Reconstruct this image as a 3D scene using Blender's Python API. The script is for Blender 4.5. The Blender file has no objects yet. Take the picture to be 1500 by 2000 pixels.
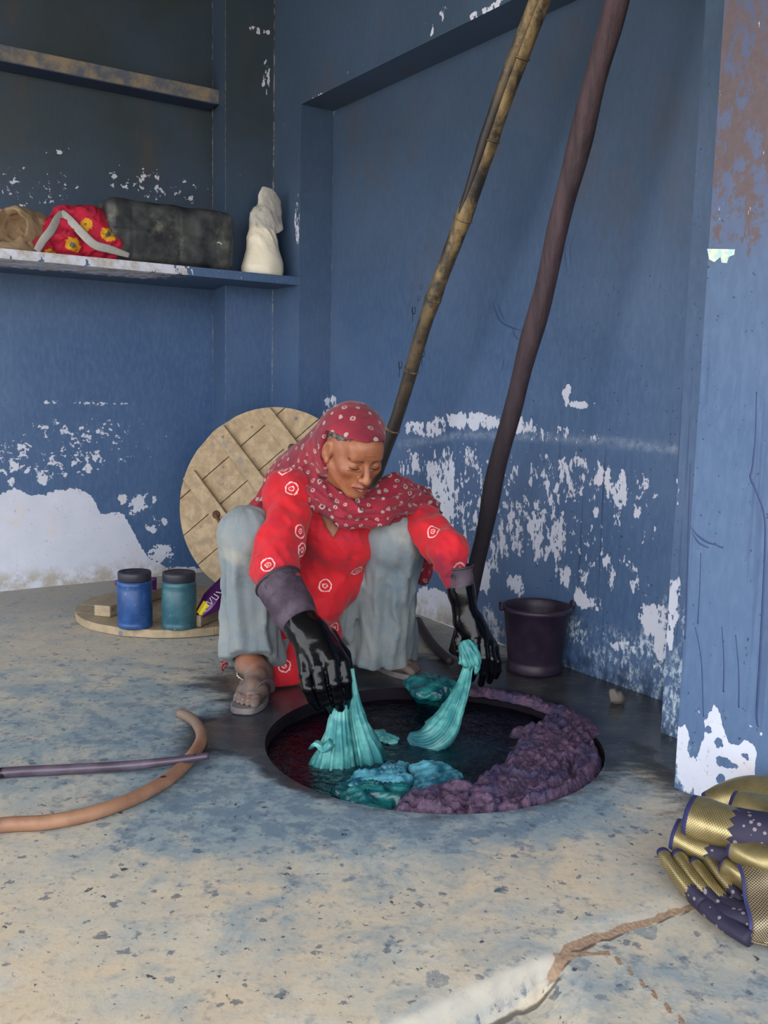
import bpy, bmesh, math, random
import numpy as np
from mathutils import Vector, Matrix

scene = bpy.context.scene
COL = scene.collection

# ------------------------------------------------------------------ camera
FPX, PITCH, ROLL, YAW = 1837.0, 0.1278, 0.0218, 0.97925   # focal in px of a 1500x2000 frame
CAM_H = 0.90
C0 = np.array([0.0, 0.0, CAM_H])
_F = np.array([0, math.cos(PITCH), -math.sin(PITCH)])
_X0 = np.array([1.0, 0, 0]); _U0 = np.cross(_X0, _F)
_X = math.cos(ROLL) * _X0 + math.sin(ROLL) * _U0
_U = -math.sin(ROLL) * _X0 + math.cos(ROLL) * _U0
cam_d = bpy.data.cameras.new('camera')
cam = bpy.data.objects.new('camera', cam_d); COL.objects.link(cam)
cam.matrix_world = Matrix(((_X[0], _U[0], -_F[0], 0), (_X[1], _U[1], -_F[1], 0), (_X[2], _U[2], -_F[2], CAM_H), (0, 0, 0, 1)))
cam_d.sensor_fit = 'VERTICAL'; cam_d.sensor_height = 24.0; cam_d.sensor_width = 18.0
cam_d.lens = 24.0 * FPX / 2000.0
cam_d.clip_start = 0.02
scene.camera = cam

# ------------------------------------------------------------------ light: open sky through the open front of the shed
world = bpy.data.worlds.new('sky'); scene.world = world; world.use_nodes = True
_nt = world.node_tree
_bg = _nt.nodes['Background']
_bg.inputs[0].default_value = (0.93, 0.97, 1.0, 1); _bg.inputs[1].default_value = 4.5
sun_d = bpy.data.lights.new('sun', 'SUN'); sun_d.energy = 3.0; sun_d.angle = math.radians(12); sun_d.color = (1.0, 0.95, 0.86)
sun = bpy.data.objects.new('sun', sun_d); COL.objects.link(sun)
sun.rotation_euler = (math.radians(20), math.radians(-8), 0)
scene.cycles.max_bounces = 6; scene.cycles.diffuse_bounces = 3; scene.cycles.glossy_bounces = 3; scene.cycles.caustics_reflective = False; scene.cycles.caustics_refractive = False
vs = scene.view_settings
vs.view_transform = 'Standard'; vs.look = 'None'; vs.exposure = 0.0; vs.gamma = 1.0; vs.use_curve_mapping = False

# ------------------------------------------------------------------ placing helpers
UD = np.array([math.sin(YAW), math.cos(YAW), 0]); VD = np.array([-math.cos(YAW), math.sin(YAW), 0])
def ray(x, y): return _F + _X * (x - 750) / FPX - _U * (y - 1000) / FPX
def G(x, y, z=0.0):
    d = ray(x, y); return C0 + d * (z - CAM_H) / d[2]
def A(x, y, Y):
    d = ray(x, y); return C0 + d * Y / d[1]
def onU(x, y, u0):
    d = ray(x, y); return C0 + d * u0 / (d @ UD)
def onV(x, y, v0):
    d = ray(x, y); return C0 + d * v0 / (d @ VD)
def P(u, v, z): return UD * u + VD * v + np.array([0, 0, z])
def toUV(p): return np.array([p @ UD, p @ VD, p[2]])
V3 = lambda *a: np.array(a, float)

# ------------------------------------------------------------------ object helpers
def mk(name, verts, faces, material=None, parent=None, smooth=True, attrs=None, kind=None):
    me = bpy.data.meshes.new(name)
    verts = np.asarray(verts, float)
    if isinstance(faces, np.ndarray) and faces.ndim == 2:
        n, k = faces.shape
        me.vertices.add(len(verts)); me.vertices.foreach_set('co', verts.astype(np.float32).ravel())
        me.loops.add(n * k); me.loops.foreach_set('vertex_index', faces.astype(np.int32).ravel())
        me.polygons.add(n); me.polygons.foreach_set('loop_start', (np.arange(n) * k).astype(np.int32))
        me.polygons.foreach_set('loop_total', np.full(n, k, np.int32))
        me.update(calc_edges=True)
    else:
        me.from_pydata([tuple(v) for v in verts], [], [tuple(int(i) for i in f) for f in faces]); me.update()
    me.validate()
    if smooth: me.polygons.foreach_set('use_smooth', [True] * len(me.polygons))
    if attrs:
        for k, a in attrs.items():
            at = me.attributes.new(k, 'FLOAT', 'POINT'); at.data.foreach_set('value', np.asarray(a, np.float32))
    if material is not None: me.materials.append(material)
    o = bpy.data.objects.new(name, me); COL.objects.link(o)
    if parent is not None: o.parent = parent; o.matrix_parent_inverse = parent.matrix_world.inverted()
    if kind: o['kind'] = kind
    return o
def tag(o, label=None, cat=None, group=None, kind=None):
    if label: o['label'] = label
    if cat: o['category'] = cat
    if group: o['group'] = group
    if kind: o['kind'] = kind
    return o
def empty(name, loc, label=None, cat=None, group=None):
    o = bpy.data.objects.new(name, None); COL.objects.link(o)
    o.location = tuple(float(c) for c in loc); o.empty_display_size = 0.05
    bpy.context.view_layer.update()
    return tag(o, label, cat, group)
def from_bm(name, bm, material, parent=None, smooth=False, kind=None):
    me = bpy.data.meshes.new(name); bmesh.ops.recalc_face_normals(bm, faces=bm.faces[:]); bm.to_mesh(me); bm.free()
    if smooth: me.polygons.foreach_set('use_smooth', [True] * len(me.polygons))
    if material is not None: me.materials.append(material)
    o = bpy.data.objects.new(name, me); COL.objects.link(o)
    if parent is not None: o.parent = parent; o.matrix_parent_inverse = parent.matrix_world.inverted()
    if kind: o['kind'] = kind
    return o
def norm(a): a = np.asarray(a, float); return a / (np.linalg.norm(a) + 1e-12)

# a rounded box of any frame (corner origin c, axes with lengths)
def box_bm(bm, c, ax, ay, az, bevel=0.0):
    c, ax, ay, az = [np.asarray(q, float) for q in (c, ax, ay, az)]
    vs_ = []
    for k in (0, 1):
        for j in (0, 1):
            for i in (0, 1): vs_.append(bm.verts.new(tuple(c + ax * i + ay * j + az * k)))
    fs = [bm.faces.new([vs_[i] for i in q]) for q in ((0, 2, 3, 1), (4, 5, 7, 6), (0, 1, 5, 4), (2, 6, 7, 3), (0, 4, 6, 2), (1, 3, 7, 5))]
    if bevel:
        es = list({e for f in fs for e in f.edges})
        bmesh.ops.bevel(bm, geom=es, offset=bevel, segments=2, affect='EDGES', profile=0.5)
    return bm
def box(name, c, ax, ay, az, mat_, parent=None, bevel=0.0):
    bm = bmesh.new(); box_bm(bm, c, ax, ay, az, bevel); return from_bm(name, bm, mat_, parent, smooth=False)

# revolve a profile [(r, z), ...] about a vertical axis at c
def lathe(name, c, prof, mat_, parent=None, seg=40, wob=0.0, seed=0, axis=None, cap=True):
    rng = np.random.default_rng(seed)
    c = np.asarray(c, float)
    if axis is None: az, ax, ay = V3(0, 0, 1), V3(1, 0, 0), V3(0, 1, 0)
    else:
        az = norm(axis); ax = norm(np.cross(az, V3(.3, .2, 1) if abs(az[2]) < .9 else V3(1, 0, 0))); ay = np.cross(az, ax)
    vs_, fs = [], []
    th = np.linspace(0, 2 * math.pi, seg, endpoint=False)
    for (r, z) in prof:
        w = 1 + wob * (np.sin(2 * th + rng.uniform(0, 6)) + .6 * np.sin(3 * th + rng.uniform(0, 6)))
        for t, q in zip(th, w): vs_.append(c + ax * math.cos(t) * r * q + ay * math.sin(t) * r * q + az * z)
    n = len(prof)
    for i in range(n - 1):
        for j in range(seg):
            k = (j + 1) % seg
            fs.append((i * seg + j, i * seg + k, (i + 1) * seg + k, (i + 1) * seg + j))
    if cap:
        fs.append(tuple(range(seg))[::-1]); fs.append(tuple((n - 1) * seg + j for j in range(seg)))
    return mk(name, vs_, fs, mat_, parent, True)

# a tube swept along points with radii; rfun(angle, t) modulates
def smooth_path(pts, n):
    pts = np.asarray(pts, float); m = len(pts)
    if m < 3:
        t = np.linspace(0, 1, n)[:, None]; return pts[0] * (1 - t) + pts[-1] * t
    d = np.r_[0, np.cumsum(np.linalg.norm(np.diff(pts[:, :3], axis=0), axis=1))]
    out = []
    for s in np.linspace(0, d[-1], n):
        i = min(max(np.searchsorted(d, s) - 1, 0), m - 2); t = (s - d[i]) / (d[i + 1] - d[i] + 1e-9)
        p0, p1, p2, p3 = pts[max(i - 1, 0)], pts[i], pts[i + 1], pts[min(i + 2, m - 1)]
        out.append(.5 * (2 * p1 + (p2 - p0) * t + (2 * p0 - 5 * p1 + 4 * p2 - p3) * t * t + (3 * p1 - p0 - 3 * p2 + p3) * t ** 3))
    return np.array(out)
def tube(name, pts, rad, mat_, parent=None, seg=14, n=None, rfun=None, cap=True, ref=None, attrs_fn=None, flat=1.0):
    pts = np.asarray(pts, float)
    rad = np.full(len(pts), rad) if np.isscalar(rad) else np.asarray(rad, float)
    q = np.c_[pts, rad]
    if n: q = smooth_path(q, n)
    p, r = q[:, :3], q[:, 3]
    T = np.gradient(p, axis=0); T /= np.linalg.norm(T, axis=1)[:, None] + 1e-12
    N = norm(np.cross(T[0], V3(0, 0, 1) if abs(T[0][2]) < .9 else V3(1, 0, 0))) if ref is None else norm(ref - T[0] * (T[0] @ ref))
    vs_, at, ar = [], [], []
    th = np.linspace(0, 2 * math.pi, seg, endpoint=False)
    for i in range(len(p)):
        N = norm(N - T[i] * (N @ T[i])); B = np.cross(T[i], N)
        for a in th:
            rr = r[i] * (rfun(a, i / (len(p) - 1)) if rfun else 1)
            vs_.append(p[i] + N * math.cos(a) * rr + B * math.sin(a) * rr * flat); at.append(i / (len(p) - 1)); ar.append(abs(a / math.pi - 1))
    fs = []
    for i in range(len(p) - 1):
        for j in range(seg):
            k = (j + 1) % seg
            fs.append((i * seg + j, i * seg + k, (i + 1) * seg + k, (i + 1) * seg + j))
    if cap:
        fs.append(tuple(range(seg))[::-1]); fs.append(tuple((len(p) - 1) * seg + j for j in range(seg)))
    return mk(name, vs_, fs, mat_, parent, True, {'along': at, 'around': ar})

# ------------------------------------------------------------------ value noise in numpy
def _hash(i, j, k, s):
    h = (i * 374761393 + j * 668265263 + k * 2147483647 + s * 1274126177) & 0xFFFFFFFF
    h = ((h ^ (h >> 13)) * 1274126177) & 0xFFFFFFFF
    return ((h ^ (h >> 16)) & 0xFFFF) / 65535.0
def vnoise(x, y, z, seed=0):
    xi, yi, zi = np.floor(x).astype(np.int64), np.floor(y).astype(np.int64), np.floor(z).astype(np.int64)
    fx, fy, fz = x - xi, y - yi, z - zi
    fx, fy, fz = [q * q * (3 - 2 * q) for q in (fx, fy, fz)]
    r = 0
    for dx in (0, 1):
        for dy in (0, 1):
            for dz in (0, 1):
                w = (fx if dx else 1 - fx) * (fy if dy else 1 - fy) * (fz if dz else 1 - fz)
                r = r + w * _hash(xi + dx, yi + dy, zi + dz, seed)
    return r
def fbm(x, y, z, seed=0, oct=4):
    r, a, t = 0, 1, 0
    for o in range(oct):
        r = r + a * vnoise(x * 2 ** o + 17 * o, y * 2 ** o - 9 * o, z * 2 ** o + 5 * o, seed + o); t += a; a *= .5
    return r / t

# ------------------------------------------------------------------ signed distance modelling (surface nets on a rectilinear grid)
def axis_pts(lo, hi, coarse, fine=()):
    out = [lo]; x = lo
    while x < hi:
        h = coarse
        for a, b, s in fine:
            if a - 1e-9 <= x < b: h = min(h, s)
        for a, b, s in fine:
            if x < a < x + h: h = max(a - x, s * .5)
        x += h; out.append(x)
    return np.array(out)
class SDF:
    def __init__(s, xs, ys, zs):
        s.ax = [np.asarray(q, np.float32) for q in (xs, ys, zs)]
        s.D = np.full([len(q) for q in s.ax], 1.0, np.float32)
    def sub(s, lo, hi):
        sl = []
        for q, a, b in zip(s.ax, lo, hi):
            i, j = np.searchsorted(q, a), np.searchsorted(q, b); sl.append(slice(max(i - 1, 0), min(j + 1, len(q))))
        if any(q.stop - q.start < 1 for q in sl): return None, None
        g = np.meshgrid(*[q[k] for q, k in zip(s.ax, sl)], indexing='ij')
        return tuple(sl), g
    def apply(s, lo, hi, fn, op='u', k=0.01):
        sl, g = s.sub(np.asarray(lo) - k - .012, np.asarray(hi) + k + .012)
        if sl is None: return
        d = fn(*g).astype(np.float32); D = s.D[sl]
        if op == 'u':
            h = np.clip(.5 + .5 * (D - d) / k, 0, 1); s.D[sl] = D + (d - D) * h - k * h * (1 - h)
        elif op == 's':
            d = -d; h = np.clip(.5 - .5 * (D - d) / k, 0, 1); s.D[sl] = D + (d - D) * h + k * h * (1 - h)
        elif op == 'i': s.D[sl] = np.maximum(D, d)
        elif op == 'd': s.D[sl] = D + d
    def cone(s, a, b, ra, rb, k=.01, op='u', flat=None, ripple=None):
        a, b = np.asarray(a, float), np.asarray(b, float); R = max(ra, rb)
        ab = b - a; L2 = ab @ ab + 1e-12
        def fn(x, y, z):
            px, py, pz = x - a[0], y - a[1], z - a[2]
            t = np.clip((px * ab[0] + py * ab[1] + pz * ab[2]) / L2, 0, 1)
            qx, qy, qz = px - ab[0] * t, py - ab[1] * t, pz - ab[2] * t
            if flat is not None:      # flat = (direction, factor>1 squashes the section along it)
                n, m = norm(flat[0]), flat[1]
                w = (qx * n[0] + qy * n[1] + qz * n[2]) * (m - 1)
                qx, qy, qz = qx + n[0] * w, qy + n[1] * w, qz + n[2] * w
            d = np.sqrt(qx * qx + qy * qy + qz * qz)
            r = ra + (rb - ra) * t
            if ripple is not None:
                e1 = norm(np.cross(ab, V3(.31, .52, .8))); e2 = norm(np.cross(ab, e1))
                an = np.arctan2(qx * e1[0] + qy * e1[1] + qz * e1[2], qx * e2[0] + qy * e2[1] + qz * e2[2])
                r = r + ripple(an, t)
            o = d - r
            if flat is not None: o = o * (.5 + .5 / flat[1])
            return o
        m = R * 1.15 + (.02 if ripple else 0)
        s.apply(np.minimum(a, b) - m, np.maximum(a, b) + m, fn, op, k)
    def chain(s, pts, rads, k=.008, **kw):
        for i in range(len(pts) - 1): s.cone(pts[i], pts[i + 1], rads[i], rads[i + 1], k=k, **kw)
    def ell(s, c, r, M=None, k=.01, op='u'):
        c = np.asarray(c, float); r = np.asarray(r, float); M = np.eye(3) if M is None else np.asarray(M, float)
        R = r.max()
        def fn(x, y, z):
            px, py, pz = x - c[0], y - c[1], z - c[2]
            q = [(px * M[0, i] + py * M[1, i] + pz * M[2, i]) for i in range(3)]
            k0 = np.sqrt((q[0] / r[0]) ** 2 + (q[1] / r[1]) ** 2 + (q[2] / r[2]) ** 2)
            k1 = np.sqrt((q[0] / r[0] ** 2) ** 2 + (q[1] / r[1] ** 2) ** 2 + (q[2] / r[2] ** 2) ** 2)
            return k0 * (k0 - 1) / np.maximum(k1, 1e-6)
        s.apply(c - R, c + R, fn, op, k)
    def rbox(s, c, h, M=None, r=.01, k=.01, op='u'):
        c = np.asarray(c, float); h = np.asarray(h, float); M = np.eye(3) if M is None else np.asarray(M, float)
        R = np.linalg.norm(h)
        def fn(x, y, z):
            px, py, pz = x - c[0], y - c[1], z - c[2]
            q = [np.abs(px * M[0, i] + py * M[1, i] + pz * M[2, i]) - h[i] + r for i in range(3)]
            return np.sqrt(sum(np.maximum(w, 0) ** 2 for w in q)) + np.minimum(np.maximum(np.maximum(q[0], q[1]), q[2]), 0) - r
        s.apply(c - R, c + R, fn, op, k)
    def mesh(s):
        D = s.D; S = D < 0
        c = np.zeros([n - 1 for n in D.shape], np.uint8)
        for i in (0, 1):
            for j in (0, 1):
                for k in (0, 1):
                    c += S[i:i + c.shape[0], j:j + c.shape[1], k:k + c.shape[2]]
        act = (c > 0) & (c < 8)
        I = np.argwhere(act); idx = np.full(act.shape, -1, np.int32); idx[act] = np.arange(len(I))
        acc = np.zeros((len(I), 3)); cnt = np.zeros(len(I))
        corner = {}
        for q in np.ndindex(2, 2, 2): corner[q] = D[I[:, 0] + q[0], I[:, 1] + q[1], I[:, 2] + q[2]].astype(float)
        for ax in range(3):
            for q in np.ndindex(2, 2, 2):
                if q[ax]: continue
                q2 = list(q); q2[ax] = 1; a, b = corner[q], corner[tuple(q2)]
                m = (a < 0) != (b < 0); t = np.where(m, a / np.where(m, a - b, 1), 0)
                o = np.tile(np.array(q, float), (len(I), 1)); o[:, ax] = t
                acc[m] += o[m]; cnt[m] += 1
        loc = acc / cnt[:, None]
        v = np.empty((len(I), 3))
        for ax in range(3):
            A_ = s.ax[ax].astype(float); v[:, ax] = A_[I[:, ax]] + loc[:, ax] * (A_[I[:, ax] + 1] - A_[I[:, ax]])
        F = []
        for ax in range(3):
            o1, o2 = [(1, 2), (2, 0), (0, 1)][ax]
            sl0 = [slice(None)] * 3; sl1 = [slice(None)] * 3; sl0[ax] = slice(0, -1); sl1[ax] = slice(1, None)
            a, b = S[tuple(sl0)], S[tuple(sl1)]
            E = np.argwhere(a != b); E = E[(E[:, o1] > 0) & (E[:, o2] > 0) & (E[:, o1] < D.shape[o1] - 1) & (E[:, o2] < D.shape[o2] - 1)]
            if not len(E): continue
            inside = S[E[:, 0], E[:, 1], E[:, 2]]
            def gi(d1, d2):
                e = E.copy(); e[:, o1] -= d1; e[:, o2] -= d2; return idx[e[:, 0], e[:, 1], e[:, 2]]
            q = np.c_[gi(1, 1), gi(0, 1), gi(0, 0), gi(1, 0)]
            q[~inside] = q[~inside][:, ::-1]
            F.append(q)
        return v, np.concatenate(F)

# ------------------------------------------------------------------ material helpers
def S2L(r, g, b):
    f = lambda c: (c / 255 / 12.92) if c / 255 <= .04045 else ((c / 255 + .055) / 1.055) ** 2.4
    return (f(r), f(g), f(b), 1)
class M:
    def __init__(s, name, rough=.7, metal=0.0, spec=.5):
        s.m = bpy.data.materials.new(name); s.m.use_nodes = True; s.nt = s.m.node_tree
        s.b = s.nt.nodes['Principled BSDF']; s.b.inputs['Roughness'].default_value = rough; s.b.inputs['Metallic'].default_value = metal
        s.b.inputs['Specular IOR Level'].default_value = spec
        s.tc = s.nt.nodes.new('ShaderNodeTexCoord').outputs['Object']
    def n(s, t): return s.nt.nodes.new(t)
    def l(s, a, b): s.nt.links.new(a, b)
    def put(s, sock, v):
        if hasattr(v, 'is_linked') or isinstance(v, bpy.types.NodeSocket): s.l(v, sock)
        elif isinstance(v, (tuple, list)) and len(v) == 3 and sock.type == 'RGBA': sock.default_value = (*v, 1)
        else: sock.default_value = v
    def vec(s, scale=(1, 1, 1), rot=(0, 0, 0), src=None):
        n = s.n('ShaderNodeMapping'); s.l(src or s.tc, n.inputs[0]); n.inputs['Scale'].default_value = scale; n.inputs['Rotation'].default_value = rot; return n.outputs[0]
    def noise(s, scale, detail=4, rough=.55, vec=None, dist=0.0, color=False):
        n = s.n('ShaderNodeTexNoise'); s.l(vec or s.tc, n.inputs['Vector']); n.inputs['Scale'].default_value = scale
        n.inputs['Detail'].default_value = detail; n.inputs['Roughness'].default_value = rough; n.inputs['Distortion'].default_value = dist
        return n.outputs['Color' if color else 'Fac']
    def voro(s, scale, vec=None, feature='F1', out='Distance', rnd=1.0):
        n = s.n('ShaderNodeTexVoronoi'); n.feature = feature; s.l(vec or s.tc, n.inputs['Vector']); n.inputs['Scale'].default_value = scale
        n.inputs['Randomness'].default_value = rnd; return n.outputs[out]
    def wave(s, scale, dist=2.0, vec=None, detail=3, axis='X'):
        n = s.n('ShaderNodeTexWave'); s.l(vec or s.tc, n.inputs['Vector']); n.inputs['Scale'].default_value = scale; n.bands_direction = axis
        n.inputs['Distortion'].default_value = dist; n.inputs['Detail'].default_value = detail; return n.outputs['Fac']
    def at(s, name): n = s.n('ShaderNodeAttribute'); n.attribute_name = name; return n.outputs['Fac']
    def f(s, op, a, b=None, c=None, clamp=False):
        n = s.n('ShaderNodeMath'); n.operation = op; n.use_clamp = clamp
        for i, q in enumerate((a, b, c)):
            if q is not None: s.put(n.inputs[i], q)
        return n.outputs[0]
    def step(s, x, lo, hi, smooth=True):      # 0 below lo, 1 above hi
        n = s.n('ShaderNodeMapRange'); n.interpolation_type = 'SMOOTHSTEP' if smooth else 'LINEAR'; n.clamp = True
        s.put(n.inputs['Value'], x); s.put(n.inputs['From Min'], lo); s.put(n.inputs['From Max'], hi); return n.outputs['Result']
    def mix(s, fac, a, b, mode='MIX'):
        n = s.n('ShaderNodeMix'); n.data_type = 'RGBA'; n.blend_type = mode
        s.put(n.inputs[0], fac); s.put(n.inputs[6], a); s.put(n.inputs[7], b); return n.outputs[2]
    def sep(s, v=None):
        n = s.n('ShaderNodeSeparateXYZ'); s.l(v or s.tc, n.inputs[0]); return n.outputs
    def comb(s, x, y, z):
        n = s.n('ShaderNodeCombineXYZ')
        for i, q in enumerate((x, y, z)): s.put(n.inputs[i], q)
        return n.outputs[0]
    def addv(s, a, b, sc=1.0):
        n = s.n('ShaderNodeVectorMath'); n.operation = 'MULTIPLY_ADD'; s.l(b, n.inputs[0]); n.inputs[1].default_value = (sc, sc, sc); s.l(a, n.inputs[2]); return n.outputs[0]
    def col(s, c): s.put(s.b.inputs['Base Color'], c); return s
    def rough(s, c): s.put(s.b.inputs['Roughness'], c); return s
    def bump(s, h, strength=.3, dist=.004):
        n = s.n('ShaderNodeBump'); n.inputs['Strength'].default_value = strength; n.inputs['Distance'].default_value = dist
        s.put(n.inputs['Height'], h); s.l(n.outputs[0], s.b.inputs['Normal']); return s
    def sheen(s, w=.3, r=.5):
        s.b.inputs['Sheen Weight'].default_value = w; s.b.inputs['Sheen Roughness'].default_value = r; return s
# ================================================================== SETTING
ss = lambda x, a, b: (lambda t: t * t * (3 - 2 * t))(np.clip((x - a) / (b - a), 0, 1))
U_BACK, U_FRONT, U_JAMB, U_PIL = 2.214, 2.05, 2.0, 1.739
V_PANEL, V_PILAST, V_LEDGE = 4.257, 4.015, 4.13
Z_TOP = 2.72

def paint_material(name, base, base2, grime_shade, zs=.5, s1=24, s2=62):
    m = M(name, .6)
    n_big = m.noise(1.6, 3, .6)
    n_fine = m.noise(70, 3, .6, m.vec((1, 1, .35)))
    col = m.mix(m.step(n_big, .3, .72), base, base2)
    col = m.mix(m.f('MULTIPLY', m.step(n_fine, .35, .75), .22), col, S2L(112, 136, 170))
    # settled dirt of the upper wall, with roof shade painted into the colour
    soot_shade = m.at('soot_shade')
    col = m.mix(m.f('MULTIPLY', soot_shade, m.f('MULTIPLY_ADD', m.noise(2.6, 5, .6), .6, .60, clamp=True), clamp=True), col, grime_shade)
    col = m.mix(m.f('MULTIPLY', m.f('MULTIPLY', soot_shade, m.step(m.noise(3.4, 5, .65, m.vec((1, 1, .5))), .54, .70)), .5), col, S2L(84, 70, 58))
    # faint dark runs of dye
    runs = m.step(m.noise(44, 3, .5, m.vec((1, 1, .025))), .60, .68)
    col = m.mix(m.f('MULTIPLY', runs, m.f('MULTIPLY', m.at('runs'), .85)), col, S2L(34, 46, 84))
    spk = m.step(m.noise(85, 2, .5), .70, .74)
    col = m.mix(m.f('MULTIPLY', spk, m.at('specks')), col, S2L(26, 32, 54))
    # worn edge lines where the plaster corners rubbed bare
    edge = m.f('MULTIPLY', m.step(m.f('ADD', m.at('edge'), m.f('MULTIPLY', m.f('SUBTRACT', m.noise(38, 5, .7, m.vec((1, 1, .6))), .5), 1.5)), .80, 1.05), .65)
    col = m.mix(edge, col, S2L(172, 168, 162))
    rub = m.f('MULTIPLY', m.at('rub'), m.step(m.noise(34, 4, .7), .30, .75))
    col = m.mix(m.f('MULTIPLY', rub, .5), col, S2L(176, 188, 206))
    # rust-brown flaking layer
    col = m.mix(m.f('MULTIPLY', m.at('rust'), .45), col, S2L(96, 92, 122))
    rust = m.f('MULTIPLY', m.step(m.f('ADD', m.noise(30, 7, .72, m.vec((1, 1, .6))), m.f('MULTIPLY', m.at('rust'), .24)), .68, .74), m.step(m.at('rust'), .02, .2))
    col = m.mix(rust, col, m.mix(m.noise(60, 3), S2L(82, 68, 70), S2L(104, 90, 96)))
    # peeled plaster
    nz = m.noise(s1, 6, .62, m.vec((1, 1, zs)))
    nz2 = m.noise(s2, 5, .60, m.vec((1, 1, zs * 1.2)))
    nn = m.f('ADD', m.f('MULTIPLY', nz, .58), m.f('MULTIPLY', nz2, .42))
    T = m.f('MULTIPLY_ADD', m.at('peel'), -.62, .835)
    mask = m.step(m.f('SUBTRACT', nn, T), -.006, .006)
    plaster = m.mix(m.noise(9, 5, .6), S2L(222, 222, 236), S2L(196, 202, 220))
    plaster = m.mix(m.f('MULTIPLY', m.step(m.noise(5, 6, .65), .58, .70), .5), plaster, S2L(222, 206, 200))
    plaster = m.mix(m.f('MULTIPLY', m.step(m.noise(70, 4, .7), .62, .68), .5), plaster, S2L(120, 132, 160))
    low = m.step(m.at('foot'), .05, .9)
    plaster = m.mix(m.f('MULTIPLY', low, m.step(m.noise(14, 6, .7), .38, .62)), plaster, S2L(176, 168, 158))
    # washed, half worn blue over plaster
    mot = m.f('MULTIPLY', m.at('mottle'), m.f('MULTIPLY', m.step(m.noise(75, 6, .72, m.vec((1, 1, .55))), .47, .60), m.step(m.noise(11, 4, .6), .34, .60)))
    col = m.mix(mot, col, S2L(196, 212, 226))
    col = m.mix(mask, col, plaster)
    damp = m.f('MULTIPLY', m.at('damp'), m.step(m.noise(28, 5, .7, m.vec((1, 1, .5))), .36, .62))
    col = m.mix(damp, col, m.mix(m.noise(40, 3), S2L(30, 36, 56), S2L(60, 80, 112)))
    m.col(col)
    m.rough(m.f('MULTIPLY_ADD', mask, .28, .5))
    h = m.f('ADD', m.f('MULTIPLY', mask, -1.0), m.f('MULTIPLY', n_fine, .25))
    m.bump(m.f('ADD', h, m.f('MULTIPLY', n_big, .8)), .55, .003)
    return m.m
MAT_PAINT = paint_material('blue limewash', S2L(66, 93, 132), S2L(82, 106, 143), S2L(47, 57, 60))
MAT_PAINT_L = paint_material('blue limewash, left wall', S2L(62, 92, 134), S2L(78, 104, 143), S2L(47, 57, 60), .95, 21, 50)

ATTRS = ('rub', 'peel', 'mottle', 'soot_shade', 'runs', 'specks', 'edge', 'rust', 'foot', 'damp')
def patch(name, o, a, b, res, fn, parent=None, kind='structure', mat_=None):
    """flat wall patch from corner o spanned by a and b; fn(points) -> dict of paint fields"""
    o, a, b = [np.asarray(q, float) for q in (o, a, b)]
    na, nb = max(2, int(np.linalg.norm(a) / res)), max(2, int(np.linalg.norm(b) / res))
    s, t = np.meshgrid(np.linspace(0, 1, na + 1), np.linspace(0, 1, nb + 1), indexing='ij')
    p = o + s.ravel()[:, None] * a + t.ravel()[:, None] * b
    i, j = np.meshgrid(np.arange(na), np.arange(nb), indexing='ij'); i, j = i.ravel(), j.ravel()
    k = i * (nb + 1) + j
    f = np.c_[k, k + nb + 1, k + nb + 2, k + 1]
    at = {q: np.zeros(len(p)) for q in ATTRS}
    at['soot_shade'] = ss(p[:, 2], .7, 2.1) * .68  # darkens with height: dirt plus painted roof shade
    if fn: fn(p, at)
    return mk(name, p, f, mat_ or MAT_PAINT, parent, True, at, None if parent else kind)
class Paint:
    """paint wear laid out on a wall in wall coordinates (along, height)"""
    def __init__(s, plane, val, along): s.pl, s.val, s.al = plane, val, along
    def q(s, x, y): w = (onU if s.pl == 'u' else onV)(x, y, s.val); return w @ s.al, w[2]
    def blob(s, p, f, x, y, rx, ry, v, soft=.6, mode='max', rot=0.0):
        if v > .7 and max(rx, ry) < 60: v, rx, ry, soft = .70, rx * 1.45, ry * 1.45, 1.0
        elif .36 < v < .62: v += .035
        a0, z0 = s.q(x, y); ra = abs(s.q(x + rx, y)[0] - s.q(x - rx, y)[0]) / 2; rz = abs(s.q(x, y + ry)[1] - s.q(x, y - ry)[1]) / 2
        da, dz = (p @ s.al - a0), p[:, 2] - z0
        if rot: c, n = math.cos(rot), math.sin(rot); da, dz = da * c - dz * n, da * n + dz * c
        d = np.sqrt((da / ra) ** 2 + (dz / rz) ** 2)
        w = v * (1 - ss(d, 1 - soft, 1.0 + soft * .4))
        f[:] = np.maximum(f, w) if mode == 'max' else f + w
    def below(s, p, f, pts, v, soft=.05, a_lo=None):
        q = np.array([s.q(*k) for k in pts]); q = q[np.argsort(q[:, 0])]
        zt = np.interp(p @ s.al, q[:, 0], q[:, 1]); f[:] = np.maximum(f, v * ss(zt - p[:, 2], -soft, soft))
def base_fields(p, at):
    at['foot'][:] = 1 - ss(p[:, 2], .0, .14)

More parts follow.
